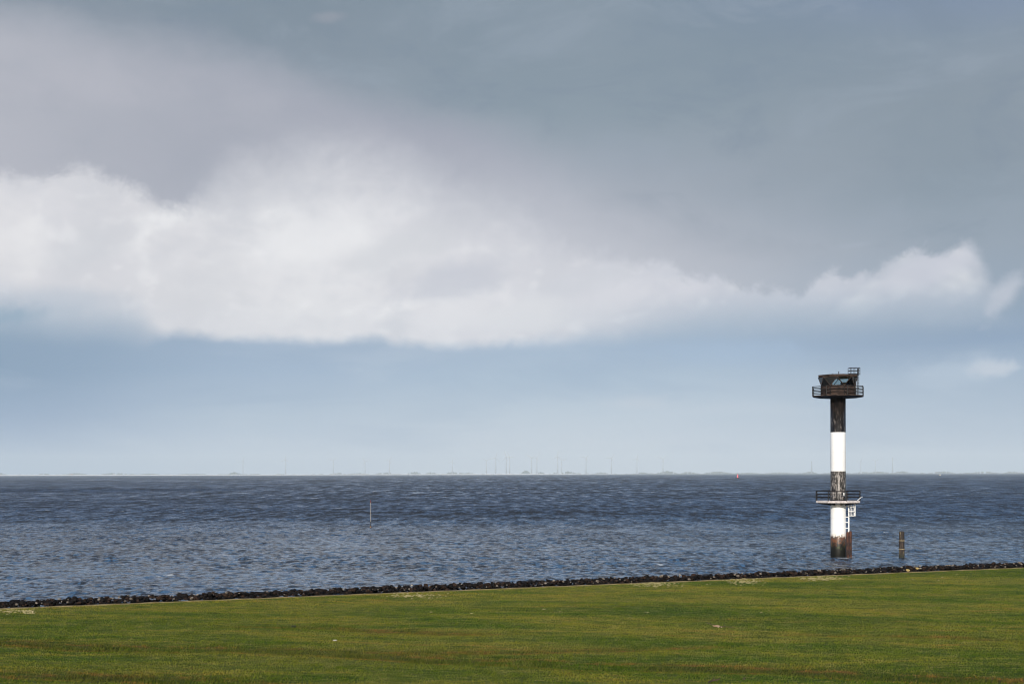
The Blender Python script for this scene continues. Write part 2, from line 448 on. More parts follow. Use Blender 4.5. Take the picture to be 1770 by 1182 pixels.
# ------------------------------------------------------------------ sea
def build_sea():
    rows = [-6000.0, -2500.0, -900.0, -300.0, -80.0, 0.0, 40.0, 66.0]
    y = 72.0
    while y < 2000: rows.append(y); y += min(y * 0.0017, 1.1)
    while y < 15900: rows.append(y); y *= 1.03
    rows.append(16060.0)
    rows = np.array(rows)
    th = np.concatenate([[-89.2, -88, -85, -80, -70, -58, -46, -36, -30], np.linspace(-24.5, 24.5, 640), [30, 36, 46, 58, 70, 80, 85, 88, 89.2]])
    tt = np.tan(np.radians(th))
    Yg, Tg = np.meshgrid(rows, tt, indexing='ij')
    Xg = np.maximum(Yg, 75.0) * Tg
    Xg = np.clip(Xg, -18000, 18000)
    Z = np.zeros_like(Xg)
    g = np.random.default_rng(5)
    dy = np.gradient(rows)[:, None]
    def vnoise(x, y, seed):
        gg = np.random.default_rng(seed).random((256, 256))
        xi, yi = np.floor(x).astype(int), np.floor(y).astype(int)
        fx, fy = x - xi, y - yi
        fx, fy = fx * fx * (3 - 2 * fx), fy * fy * (3 - 2 * fy)
        a, b, c_, d_ = gg[xi % 256, yi % 256], gg[(xi + 1) % 256, yi % 256], gg[xi % 256, (yi + 1) % 256], gg[(xi + 1) % 256, (yi + 1) % 256]
        return (a * (1 - fx) + b * fx) * (1 - fy) + (c_ * (1 - fx) + d_ * fx) * fy
    # wind gusts: where the chop is steeper
    gv = 0.5 * vnoise(Xg * 0.014, Yg * 0.036, 1) + 0.3 * vnoise(Xg * 0.04, Yg * 0.11, 2) + 0.2 * vnoise(Xg * 0.13, Yg * 0.33, 3)
    gust = (0.5 + 0.7 * np.clip((gv - 0.28) / 0.44, 0, 1)) * (0.8 + 0.35 * np.clip((Yg - 100) / 250, 0, 1))
    n = 110
    lam = np.exp(g.uniform(math.log(0.42), math.log(4.0), n))
    ang = R(-97) + g.normal(0, 0.62, n)
    ph = g.uniform(0, 2 * math.pi, n)
    for l, a, p in zip(lam, ang, ph):
        kx, ky = 2 * math.pi / l * math.cos(a), 2 * math.pi / l * math.sin(a)
        amp = 0.037 * l / (2 * math.pi) * (1.0 if l < 1.6 else (1.6 / l) ** 0.8)
        fade = np.clip((l / np.maximum(dy * abs(ky) / (2 * math.pi / l) + 1e-6, np.abs(Yg) * 0.0011) - 2.2) / 2.0, 0, 1)
        q = np.sin(kx * Xg + ky * Yg + p)
        Z += amp * fade * (q + 0.25 * (q * q - 0.5))
    Z *= gust * (np.abs(Tg) < 0.47) * (Yg > 70) * np.clip((2000 - Yg) / 100, 0, 1)
    nr, nc = Xg.shape
    V = np.stack([Xg.ravel(), Yg.ravel(), Z.ravel()], 1)
    i = np.arange(nr * nc).reshape(nr, nc)
    F = np.stack([i[:-1, :-1].ravel(), i[:-1, 1:].ravel(), i[1:, 1:].ravel(), i[1:, :-1].ravel()], 1)

    m, t, bs = material('sea_water')
    o = coords(t)
    x, yv, z = sep(t, o)
    flat = vec(t, x, yv, 0.0)
    # long wind streaks lying across the view
    st = noise(t, vec(t, x * 0.006, yv * 0.016, 0.0), 1.0, 4, 0.55, 0.6)
    st2 = noise(t, vec(t, x * 0.03, yv * 0.075, 4.0), 1.0, 4, 0.6, 0.4)
    calm = (st * 0.6 + st2 * 0.4)
    h1 = noise(t, vec(t, x * 0.8, yv * 1.15, 0.0), 1.25, 3, 0.55, 0.5)
    h2 = noise(t, vec(t, x * 0.9, yv * 1.2, 7.0), 2.3, 3, 0.6, 0.3)
    h3 = noise(t, vec(t, x * 0.8, yv * 1.2, 9.0), 0.16, 3, 0.5, 0.4)
    off = yv.sm(110, 420)                       # ripples too fine to model offshore become roughness
    shade_x = ((x + 290.0) * (1 / 130.0)); shade_y = ((yv - 880.0) * (1 / 120.0)) + (st2 - 0.5) * 1.2
    dark = ((shade_x * shade_x) + (shade_y * shade_y)).sm(1.3, 0.4)  # cloud shadow on the far-left water, imitated by a rougher patch
    # wind rows run towards the shore: long streaks of steeper and gentler ripples, at several sizes
    r0 = noise(t, vec(t, x * 1.6, yv * 1.05, 17.0), 1.0, 2, 0.6)
    r1 = noise(t, vec(t, x * 0.8, yv * 0.34, 1.0), 1.0, 3, 0.65)
    r2 = noise(t, vec(t, x * 0.27, yv * 0.060, 5.0), 1.0, 4, 0.65)
    r3 = noise(t, vec(t, x * 0.11, yv * 0.013, 9.0), 1.0, 4, 0.68)
    r4 = noise(t, vec(t, x * 0.040, yv * 0.0022, 13.0), 1.0, 4, 0.68)
    far_ = yv.sm(350, 1500)
    row = ((r0 - 0.5) * yv.sm(320, 150) * 1.1 + (r1 - 0.5) * yv.sm(600, 200) * yv.sm(60, 170, 0.45, 1.0) * 1.2 + (r2 - 0.5) * yv.sm(150, 330) * yv.sm(1600, 700) * 1.3
           + (r3 - 0.5) * yv.sm(330, 800) * yv.sm(5000, 2400) * 1.3 + (r4 - 0.5) * yv.sm(1000, 2200) * 1.1 + (calm - 0.5) * 0.55 + (r3 - 0.5) * yv.sm(500, 200) * 0.3)
    n1_ = t.nodes.new('ShaderNodeBump'); n1_.inputs['Distance'].default_value = 1.0
    hh = h1 * 0.42 + h2 * 0.36 + h3 * 0.25
    t.links.new((hh).k, n1_.inputs['Height'])
    t.links.new((row.sm(-0.18, 0.18, 1.0, 0.5) * off.sm(0, 1, 1.0, 0.6)).k, n1_.inputs['Strength'])
    t.links.new(n1_.outputs[0], bs.inputs['Normal'])
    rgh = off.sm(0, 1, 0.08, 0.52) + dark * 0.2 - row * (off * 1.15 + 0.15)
    body = mixc(t, row.sm(-0.12, 0.14), (0.013, 0.012, 0.014), mixc(t, off, (0.042, 0.092, 0.160), (0.016, 0.048, 0.105)))
    # whitecaps
    fo = noise(t, vec(t, x * 0.10, yv * 0.10, 2.0), 1.0, 2, 0.5)
    fd = noise(t, vec(t, x * 0.55, yv * 0.5, 6.0), 1.0, 4, 0.65)
    foam_glint = fo.sm(0.66, 0.72) * fd.sm(0.58, 0.66)
    fl = noise(t, vec(t, x * 0.09, yv * 0.016, 31.0), 1.0, 3, 0.6)       # thin breaking crests farther out
    foam_glint = foam_glint.mx(fl.sm(0.71, 0.76) * yv.sm(260, 500) * 0.7)
    tb = ground_at(1449.0, 963, 0.0)                                     # pale ring painted for the tower's reflection at its foot
    wx, wy = (x - tb.x - 0.2), (yv - tb.y)
    rr_ = ((wx * wx) + (wy * wy) * 0.5)._m('SQRT')
    foam_glint = foam_glint.mx(rr_.sm(1.9, 1.0) * fd.sm(0.44, 0.62) * 0.55)
    t.links.new(mixc(t, foam_glint, body, (0.6, 0.6, 0.58)), bs.inputs['Base Color'])
    t.links.new((rgh + foam_glint * 0.3).k, bs.inputs['Roughness'])
    bs.inputs['IOR'].default_value = 1.333
    bs.inputs['Specular IOR Level'].default_value = 0.5
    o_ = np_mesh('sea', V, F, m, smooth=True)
    tag(o_, 'choppy dark blue sea with pale wind streaks reaching the horizon', 'sea', kind='structure')


build_sea()

# ------------------------------------------------------------------ foreland and dike (the ground)
FUR = [  # shallow furrows: two points each, half width, depth
    (ground_at(0, 1108, GZ), ground_at(1050, 1148, GZ), 1.3, 0.16),
    (ground_at(1000, 1150, GZ), ground_at(1770, 1172, GZ), 1.2, 0.16),
    (ground_at(380, 1082, GZ), ground_at(880, 1094, GZ), 0.9, 0.10),
    (ground_at(0, 1168, GZ), ground_at(500, 1180, GZ), 1.2, 0.16),
    (ground_at(600, 1128, GZ), ground_at(1300, 1118, GZ), 0.9, 0.10),
    (ground_at(1380, 1094, GZ), ground_at(1770, 1108, GZ), 0.8, 0.10),
]


def furrow(x, y):
    f = np.zeros_like(x)
    for a, b, wd, dp in FUR:
        ux, uy = b.x - a.x, b.y - a.y
        L = math.hypot(ux, uy); ux /= L; uy /= L
        al = (x - a.x) * ux + (y - a.y) * uy
        pe = -(x - a.x) * uy + (y - a.y) * ux + 0.5 * np.sin(al * 0.35 + a.x)
        f += dp * np.exp(-(pe / wd) ** 2) * np.clip((al + 3) / 6, 0, 1) * np.clip((L + 3 - al) / 6, 0, 1)
    return f


def ground_z(x, y):
    x = np.asarray(x, dtype=float); y = np.asarray(y, dtype=float)
    s, d = to_sd(x, y)
    z = GZ + 0 * x
    z = z + 0.05 * np.sin(x * 0.31 + 1.3 * np.sin(y * 0.21)) * np.sin(y * 0.37 + 0.8 * np.sin(x * 0.17 + 1)) * np.clip(d / 4, 0, 1)
    z = z + 0.03 * np.sin(x * 0.9 + 2 * np.sin(y * 0.5)) * np.sin(y * 1.1 + 1.5 * np.sin(x * 0.6)) * np.clip(d / 4, 0, 1)
    z = z - furrow(x, y)
    z = z + np.clip((d - 64) / 27, 0, 1) ** 1 * (EYE - 1.65 - GZ)
    z = z - np.clip((d - 100) / 40, 0, 1) * 6.0
    z = np.where(d < -0.05, GZ - 0.12 - (-d - 0.05) * 0.42, z)
    return np.maximum(z, -2.2)


def grass_colour(t, x, y):
    """streaky meadow colour: lush green, olive and straw patches"""
    a = R(-12)
    u = (x * math.cos(a)) + (y * math.sin(a))
    v = (y * math.cos(a)) - (x * math.sin(a))
    n1 = noise(t, vec(t, u * 0.07, v * 0.28, 0.0), 1.0, 5, 0.6, 0.6)
    n2 = noise(t, vec(t, u * 0.3, v * 0.75, 3.0), 1.0, 5, 0.65, 0.5)
    n3 = noise(t, vec(t, u * 0.03, v * 0.09, 6.0), 1.0, 3, 0.5)
    n4 = noise(t, vec(t, u * 0.55, v * 1.9, 9.0), 1.0, 4, 0.7)
    c = mixc(t, n1.sm(0.36, 0.64), (0.052, 0.092, 0.005), (0.178, 0.168, 0.018))
    c = mixc(t, n2.sm(0.48, 0.68, 0, 0.8), c, (0.054, 0.092, 0.005))
    c = mixc(t, n3.sm(0.5, 0.64, 0, 0.45), c, (0.200, 0.172, 0.030))
    c = mixc(t, n3.sm(0.47, 0.38, 0, 0.7), c, (0.046, 0.080, 0.005))
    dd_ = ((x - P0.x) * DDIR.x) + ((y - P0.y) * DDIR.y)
    c = mixc(t, dd_.sm(18, 44, 0, 0.42) * n2.sm(0.3, 0.6, 0.5, 1.0), c, (0.050, 0.082, 0.005))      # darker green towards the dike's toe
    c = mixc(t, (n1.sm(0.5, 0.66) * n4.sm(0.48, 0.64)) * 0.85, c, (0.215, 0.128, 0.026))
    n5 = noise(t, vec(t, u * 0.9, v * 4.2, 15.0), 1.0, 3, 0.6)
    c = mixc(t, n5.sm(0.5, 0.66, 0, 0.6), c, (0.215, 0.185, 0.055))
    c = mixc(t, n5.sm(0.47, 0.33, 0, 0.55), c, (0.028, 0.050, 0.005))
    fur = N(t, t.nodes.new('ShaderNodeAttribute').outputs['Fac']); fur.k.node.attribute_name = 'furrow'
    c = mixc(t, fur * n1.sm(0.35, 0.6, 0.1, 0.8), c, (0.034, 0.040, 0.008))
    c = mixc(t, fur.sm(0.25, 0.6) * fur.sm(0.95, 0.7) * n4.sm(0.45, 0.6) * 0.8, c, (0.17, 0.085, 0.022))
    c = mixc(t, n4.sm(0.5, 0.3, 0, 0.9), c, (0.030, 0.050, 0.005))
    return c, n2, n4


def build_ground():
    s = np.unique(np.concatenate([[-7000, -3000, -1200, -600, -300, -180, -110, -70], np.arange(-40, 130, 0.4), [150, 200, 300, 500, 900, 1800, 3500, 7000]]))
    d = np.unique(np.concatenate([[-9, -6, -4, -2.5, -1.4, -0.6, -0.06, 0.0], np.arange(0.3, 60, 0.4), np.arange(60, 104, 2), [110, 140, 200, 400, 1000, 3000, 5500]]))
    S, D = np.meshgrid(s, d, indexing='ij')
    X, Y = from_sd(S, D)
    Z = ground_z(X, Y)
    nr, nc = X.shape
    V = np.stack([X.ravel(), Y.ravel(), Z.ravel()], 1)
    i = np.arange(nr * nc).reshape(nr, nc)
    F = np.stack([i[:-1, :-1].ravel(), i[:-1, 1:].ravel(), i[1:, 1:].ravel(), i[1:, :-1].ravel()], 1)[:, ::-1]
    m, t, bs = material('meadow_soil')
    x, y, z = sep(t, coords(t))
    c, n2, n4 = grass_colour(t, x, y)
    # dark ground under the rocks on the seaward slope
    sd = ((x - P0.x) * DDIR.x) + ((y - P0.y) * DDIR.y)
    c = mixc(t, sd.sm(-0.02, -0.05), c, (0.012, 0.010, 0.009))
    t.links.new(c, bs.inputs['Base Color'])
    bs.inputs['Roughness'].default_value = 0.9
    bs.inputs['Specular IOR Level'].default_value = 0.1
    fine = noise(t, vec(t, x, y, z), 5.0, 5, 0.7)
    bump(t, bs, fine, 0.9, 0.12)
    o = np_mesh('ground', V, F, m, smooth=True)
    fa = o.data.attributes.new('furrow', 'FLOAT', 'POINT'); fa.data.foreach_set('value', np.clip(furrow(X, Y) / 0.13, 0, 1).ravel().astype(np.float32))
    tag(o, 'flat green foreland meadow rising to a dike behind the viewer', 'ground', kind='structure')


build_ground()


def build_grass():
    n = 760000
    # spread over the visible wedge with a margin, denser towards the viewer
    D = 36 + (132 - 36) * RNG.random(n) ** 1.1
    X = (D + 9) * RNG.uniform(-0.44, 0.44, n)
    s, d = to_sd(X, D)
    k = (d > 0.22) & (d < 72)
    X, D, d = X[k], D[k], d[k]
    n = len(X)
    Z = ground_z(X, D)
    # clumpiness from a cheap sum of sines
    cl = np.sin(X * 1.3 + 2 * np.sin(D * 0.7)) * np.sin(D * 1.7 + 1.6 * np.sin(X * 0.9))
    h = (0.028 + 0.035 * RNG.random(n)) * (1 + 0.4 * cl) * np.where(RNG.random(n) < 0.03, 1.7, 1.0)
    h *= 1 + 2.2 * np.clip(furrow(X, D) / 0.16, 0, 1) * 0.5
    w = 0.018 + 0.022 * RNG.random(n)
    a = RNG.uniform(0, 2 * math.pi, n)
    lean = RNG.normal(0, 0.45, (n, 2)) * h[:, None]
    lean[:, 0] += 0.25 * h
    dx, dy = np.cos(a) * w, np.sin(a) * w
    V = np.empty((n, 3, 3))
    V[:, 0] = np.stack([X - dx, D - dy, Z - 0.01], 1)
    V[:, 1] = np.stack([X + dx, D + dy, Z - 0.01], 1)
    V[:, 2] = np.stack([X + lean[:, 0], D + lean[:, 1], Z + h], 1)
    F = np.arange(n * 3).reshape(n, 3)
    m, t, bs = material('grass_blades')
    x, y, z = sep(t, coords(t))
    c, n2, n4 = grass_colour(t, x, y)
    at = t.nodes.new('ShaderNodeAttribute'); at.attribute_name = 'tint'
    tint = N(t, at.outputs['Fac'])
    c = mixc(t, tint.sm(0.7, 1.0, 0, 0.2), c, (0.20, 0.17, 0.06))
    c = mixc(t, tint.sm(0.35, 0.0, 0, 0.35), c, (0.040, 0.070, 0.008))
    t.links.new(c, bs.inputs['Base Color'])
    bs.inputs['Roughness'].default_value = 0.75
    bs.inputs['Specular IOR Level'].default_value = 0.04
    o = np_mesh('grass', V.reshape(-1, 3), F, m)
    tn = np.repeat(RNG.random(n).astype(np.float32), 3)
    atr = o.data.attributes.new('tint', 'FLOAT', 'POINT'); atr.data.foreach_set('value', tn)
    fa = o.data.attributes.new('furrow', 'FLOAT', 'POINT'); fa.data.foreach_set('value', np.repeat(np.clip(furrow(X, D) / 0.13, 0, 1), 3).astype(np.float32))
    tag(o, 'short windswept meadow grass in green and straw streaks', 'grass', kind='stuff')


build_grass()


# ------------------------------------------------------------------ earth strip between grass and rocks
def build_strip():
    s = np.arange(-45, 135, 0.25)
    wob = 0.05 * np.sin(s * 1.3) + 0.04 * np.sin(s * 3.1 + 1)
    V = []; F = []
    for q, wv in zip(s, wob):
        for d, z in ((-0.10, GZ - 0.10), (-0.06, GZ + 0.05), (0.30 + wv, GZ + 0.045), (0.42 + wv, GZ - 0.06)):
            x, y = from_sd(q, d); V.append((x, y, z + 0.012 * math.sin(q * 2.2)))
    for i in range(len(s) - 1):
        for j in range(3):
            a = i * 4 + j
            F.append((a, a + 4, a + 5, a + 1))
    m = plain('ochre_earth', (0.17, 0.115, 0.035), (0.27, 0.20, 0.085), 1.4, 0.95, bmp=0.6)
    o = np_mesh('path', np.array(V), np.array(F), m)
    tag(o, 'narrow strip of ochre earth between the grass and the rocks', 'path', kind='structure')


build_strip()


# ------------------------------------------------------------------ rock bank
def rock_meshes():
    out = []
    for k in range(9):
        b = bmesh.new()
        bmesh.ops.create_icosphere(b, subdivisions=2, radius=0.5)
        rr = random.Random(100 + k)
        off = Vector((rr.uniform(0, 50), rr.uniform(0, 50), rr.uniform(0, 50)))
        sx, sy, sz = rr.uniform(0.85, 1.25), rr.uniform(0.8, 1.1), rr.uniform(0.62, 0.9)
        planes = [(Vector((rr.gauss(0, 1), rr.gauss(0, 1), rr.gauss(0, 1))).normalized(), rr.uniform(0.26, 0.40)) for _ in range(9)]
        for v in b.verts:
            p = v.co.copy()
            for nn, dd in planes:
                e = p.dot(nn) - dd
                if e > 0: p -= nn * e * 0.92
            p *= 1 + 0.10 * mnoise.noise(p * 4 + off)
            v.co = Vector((p.x * sx, p.y * sy, p.z * sz)) * 1.25
        out.append(b)
    return out


def rock_mat(name, a, b, rough):
    m, t, bs = material(name)
    g = coords(t, 'Object')
    inf = t.nodes.new('ShaderNodeObjectInfo')
    n = noise(t, g, 3.2, 6, 0.65)
    t.links.new(mixc(t, n.sm(0.36, 0.66), a, b), bs.inputs['Base Color'])
    bs.inputs['Roughness'].default_value = rough
    bs.inputs['Specular IOR Level'].default_value = 0.06
    bump(t, bs, noise(t, g, 9.0, 5, 0.65), 0.6, 0.03)
    return m


ROCK_D = rock_mat('dark_basalt', (0.004, 0.0035, 0.0035), (0.015, 0.012, 0.011), 0.7)
ROCK_B = rock_mat('brown_basalt', (0.008, 0.0055, 0.004), (0.044, 0.027, 0.020), 0.75)
ROCK_P = rock_mat('pale_stone', (0.08, 0.064, 0.05), (0.28, 0.24, 0.20), 0.85)
ROCK_Y = rock_mat('yellow_stone', (0.36, 0.25, 0.09), (0.52, 0.40, 0.18), 0.85)


def build_rocks():
    bms = rock_meshes()
    me = {}
    for kind, m in (('d', ROCK_D), ('b', ROCK_B), ('p', ROCK_P), ('y', ROCK_Y)):
        for i, b in enumerate(bms):
            q = bpy.data.meshes.new('rock'); b.to_mesh(q); q.materials.append(m); me[kind, i] = q
    rr = random.Random(3)
    lst = []
    s = -30.0
    rows = [(-0.20, 0.12, 0.30), (-0.44, 0.24, 0.34), (-0.76, 0.27, 0.38), (-1.15, 0.17, 0.42), (-1.6, -0.02, 0.45), (-2.1, -0.24, 0.45), (-2.6, -0.46, 0.45), (-3.1, -0.7, 0.45)]
    for ri, (d, zc, size) in enumerate(rows):
        s = -34.0 + rr.random() * 0.3
        while s < 118:
            sz = size * rr.choice((0.62, 0.8, 0.9, 1.0, 1.1, 1.3))
            if abs(s - 40) > 200: pass
            z = GZ + zc + rr.uniform(-0.09, 0.10) + 0.03
            u = rr.random()
            kind = 'p' if u < 0.12 else ('b' if u < 0.42 else 'd')
            sz *= 0.78
            if kind == 'p': sz *= rr.uniform(0.35, 0.85); z += 0.06
            x, y = from_sd(s, d + rr.uniform(-0.09, 0.09))
            lst.append((ri, kind, x, y, z, sz, rr.randrange(len(bms)), rr.uniform(0, 6.28), rr.uniform(-0.5, 0.5), rr.uniform(-0.5, 0.5)))
            s += size * rr.uniform(0.5, 0.76)
    def place(mesh, x, y, z, sz, a, b, c_):
        o = bpy.data.objects.new('rock', mesh); col.objects.link(o)
        o.location = (x, y, z); o.rotation_euler = (b, c_, a); o.scale = (sz, sz, sz)
        return o
    inview = [r for r in lst if r[0] < 4 and abs(r[2] / r[3]) < 0.37]
    # those that show largest: big, near, and not behind the crest
    inview.sort(key=lambda r: -(r[5] / r[3]) * (1.25 if r[0] < 3 else 0.6) * (1.5 if r[1] == 'p' else 1))
    single = inview[:290]
    ids = set(id(r) for r in single)
    lab = {'d': ('dark basalt rock with sharp edges in the low bank along the water', 'dark rocks of the shore bank'),
           'b': ('brown weathered rock in the low dark bank along the water', 'brown rocks of the shore bank'),
           'p': ('pale beige stone standing out among the dark rocks of the bank', 'pale stones of the shore bank')}
    for r in single:
        o = place(me[r[1], r[6]], *r[2:6], *r[7:])
        tag(o, lab[r[1]][0], 'rock', lab[r[1]][1])
    # the two yellow stones near the wooden post
    for px, py, sz, lb in ((1565, 981.5, 0.24, 'small yellow stone in the rock bank below the wooden post, upper of two'), (1576, 984.5, 0.30, 'larger yellow stone in the rock bank below the wooden post, lower of two')):
        p = ground_at(px, py, GZ + 0.24)
        ss, dd = to_sd(p.x, p.y)
        p.x, p.y = from_sd(ss, -0.10)
        o = place(me['y', 2], p.x, p.y, GZ + (0.30 if sz < 0.3 else 0.17), sz, 0.4, 0.1, 0.35)
        tag(o, lb, 'rock', 'yellow stones of the shore bank')
    # the rest as one mass
    V = []; F = []; MI = []; base = 0
    data = []
    for b in bms:
        b.verts.ensure_lookup_table()
        data.append((np.array([v.co[:] for v in b.verts]), np.array([[v.index for v in f.verts] for f in b.faces])))
    from mathutils import Euler
    for r in lst:
        if id(r) in ids: continue
        vv, ff = data[r[6]]
        M = np.array(Euler((r[8], r[9], r[7])).to_matrix())
        V.append(vv @ M.T * r[5] + np.array(r[2:5])); F.append(ff + base); base += len(vv)
        MI.append(np.full(len(ff), {'d': 0, 'b': 1, 'p': 2}[r[1]]))
    o = np_mesh('rubble', np.concatenate(V), np.concatenate(F), [ROCK_D, ROCK_B, ROCK_P], midx=np.concatenate(MI))
    tag(o, 'dark basalt rubble filling the bank down to the water', 'rubble', kind='stuff')
    for b in bms: b.free()


build_rocks()


# ------------------------------------------------------------------ dry litter and small things on the meadow
def build_litter():
    pats_ = [(715, 1031, 45, 3.5, 260), (1131, 1010, 42, 4, 340), (1285, 1004, 30, 4.5, 300), (1315, 1003, 18, 2, 70), (1416, 1000, 40, 3.5, 420), (18, 1058, 22, 3, 90), (46, 1058, 14, 2.4, 130), (1235, 1010, 20, 2, 40), (770, 1028, 40, 3, 40), (950, 1056, 60, 3, 70), (1660, 996, 50, 4, 60), (820, 1058, 80, 4, 70), (1600, 1003, 60, 4, 40), (1335, 1056, 40, 2, 40), (1120, 1059, 60, 3, 40)]
    V = []; rr = random.Random(12)
    pats = [(a, b, c, d * 1.2, int(n * (0.4 if n > 80 else 0.05))) for a, b, c, d, n in pats_]
    for px, py, wx, wy, n in pats:
        for _ in range(n):
            p = ground_at(px + rr.gauss(0, wx * 0.5), py + rr.gauss(0, wy * 0.5), GZ)
            z = float(ground_z(p.x, p.y)) + rr.uniform(0.03, 0.07)
            L, wd, a = rr.uniform(0.06, 0.2), rr.uniform(0.005, 0.013), rr.uniform(-0.9, 0.9)
            dx, dy = math.cos(a) * L, math.sin(a) * L
            V += [(p.x, p.y - wd, z - 0.03), (p.x + dx, p.y + dy - wd, z), (p.x + dx, p.y + dy + wd, z + rr.uniform(0.01, 0.035)), (p.x, p.y + wd, z + 0.02)]
    F = np.arange(len(V)).reshape(-1, 4)
    m = plain('dry_reed', (0.18, 0.155, 0.06), (0.30, 0.26, 0.13), 2.0, 0.9, bmp=0)
    o = np_mesh('debris', np.array(V), F, m)
    tag(o, 'pale dry reed litter washed up in patches on the grass', 'debris', kind='stuff')


build_litter()


def build_meadow_things():
    wood_p = plain('bleached_wood', (0.28, 0.17, 0.10), (0.45, 0.31, 0.22), 6, 0.85, bmp=0.3)
    wood_d = plain('dark_wood', (0.030, 0.018, 0.012), (0.085, 0.050, 0.032), 6, 0.9, bmp=0.3)
    # dark tuft
    p = ground_at(507, 1082, GZ); z = float(ground_z(p.x, p.y))
    rr = random.Random(2); V = []
    for _ in range(170):
        a = rr.uniform(0, 6.28); r0 = rr.random() ** 0.6 * 0.08; r1 = r0 + rr.uniform(0.02, 0.10)
        h = rr.uniform(0.08, 0.2) * (1 - r0 * 2)
        x0, y0 = math.cos(a) * r0, math.sin(a) * r0
        w = 0.012
        V += [(x0 - w, y0, 0), (x0 + w, y0, 0), (math.cos(a) * r1 + 0.03, math.sin(a) * r1, h)]
    o = np_mesh('grass_tuft', np.array(V), np.arange(len(V)).reshape(-1, 3), plain('rush_green', (0.010, 0.014, 0.008), (0.022, 0.03, 0.012), 8, 0.8, bmp=0))
    o.location = (p.x, p.y, z)
    tag(o, 'single dark tuft of coarse grass alone on the short meadow', 'grass tuft')
    # pale flat stone
    p = ground_at(579, 1107, GZ); z = float(ground_z(p.x, p.y))
    b = MB(); b.poly_prism([Vector((0.11 * math.cos(i * 0.785) * (1 + 0.2 * math.sin(i * 2.1)), 0.06 * math.sin(i * 0.785), 0.02)) for i in range(8)],
                           [Vector((0.09 * math.cos(i * 0.785), 0.04 * math.sin(i * 0.785), 0.07)) for i in range(8)])
    o = b.build('flat_stone', plain('chalk_stone', (0.34, 0.32, 0.28), (0.48, 0.45, 0.40), 9, 0.8), bev=0.01)
    o.location = (p.x, p.y, z + 0.02)
    tag(o, 'pale flat stone lying alone in the short grass', 'stone')
    # driftwood branch
    p = ground_at(1240, 1084, GZ); z = float(ground_z(p.x, p.y))
    root = empty('driftwood', (p.x, p.y, z), R(-14))
    b = MB(); b.path([(-0.16, 0, 0.07), (-0.02, 0.01, 0.10), (0.12, 0, 0.07)], 0.05); b.tube((-0.16, 0, 0.07), (-0.25, 0.02, 0.13), 0.045, 0.02)
    b.build('trunk', wood_p, root, bev=0.006)
    b = MB(); b.path([(0.12, 0, 0.07), (0.3, 0.05, 0.05), (0.62, 0.02, 0.05), (0.95, 0.1, 0.03)], 0.018); b.path([(0.3, 0.05, 0.05), (0.42, 0.0, 0.16)], 0.012); b.path([(-0.25, 0.02, 0.13), (-0.42, 0.1, 0.2), (-0.62, 0.3, 0.22)], 0.016)
    b.build('twig', wood_d, root)
    b = MB(); b.path([(0.02, -0.02, 0.08), (0.06, -0.08, 0.02)], 0.03); b.path([(0.2, 0, 0.06), (0.24, -0.06, 0.01)], 0.028); b.build('branch_stub', wood_p, root)
    tag(root, 'bleached driftwood branch with dark twigs lying in a brown patch of meadow', 'driftwood')
    # brown branch at the bottom
    p = ground_at(1236, 1181, GZ); z = float(ground_z(p.x, p.y))
    b = MB(); b.path([(-0.28, -0.1, 0.03), (-0.1, 0, 0.07), (0.1, 0.02, 0.10), (0.22, 0.05, 0.16)], 0.028); b.path([(-0.1, 0, 0.07), (-0.02, 0.08, 0.15)], 0.018)
    o = b.build('branch', wood_d); o.location = (p.x, p.y, z + 0.04)
    tag(o, 'crooked dark brown branch half hidden in the nearest grass', 'branch')
    p = ground_at(1286, 1174, GZ); z = float(ground_z(p.x, p.y))
    b = MB(); b.tube((0, 0, -0.02), (0.015, 0, 0.09), 0.035, 0.028); b.tube((0.0, 0, 0.05), (-0.06, 0, 0.10), 0.014, 0.008); b.tube((0.01, 0, 0.06), (0.08, 0.0, 0.11), 0.013, 0.008)
    o = b.build('stump', wood_d); o.location = (p.x, p.y, z)
    tag(o, 'tiny dark stump with two side twigs in the nearest grass', 'stump')
    p = ground_at(56.5, 1060, GZ); z = float(ground_z(p.x, p.y))
    b = MB(); b.tube((0, 0, -0.05), (0.01, 0, 0.17), 0.022, 0.018); b.tube((0.005, 0, 0.14), (0.03, 0, 0.17), 0.012)
    o = b.build('stick', plain('pale_stick', (0.42, 0.34, 0.22), (0.55, 0.46, 0.32), 8, 0.8, bmp=0)); o.location = (p.x, p.y, z)
    tag(o, 'short pale stick stuck upright beside washed up reed litter', 'stick')


build_meadow_things()


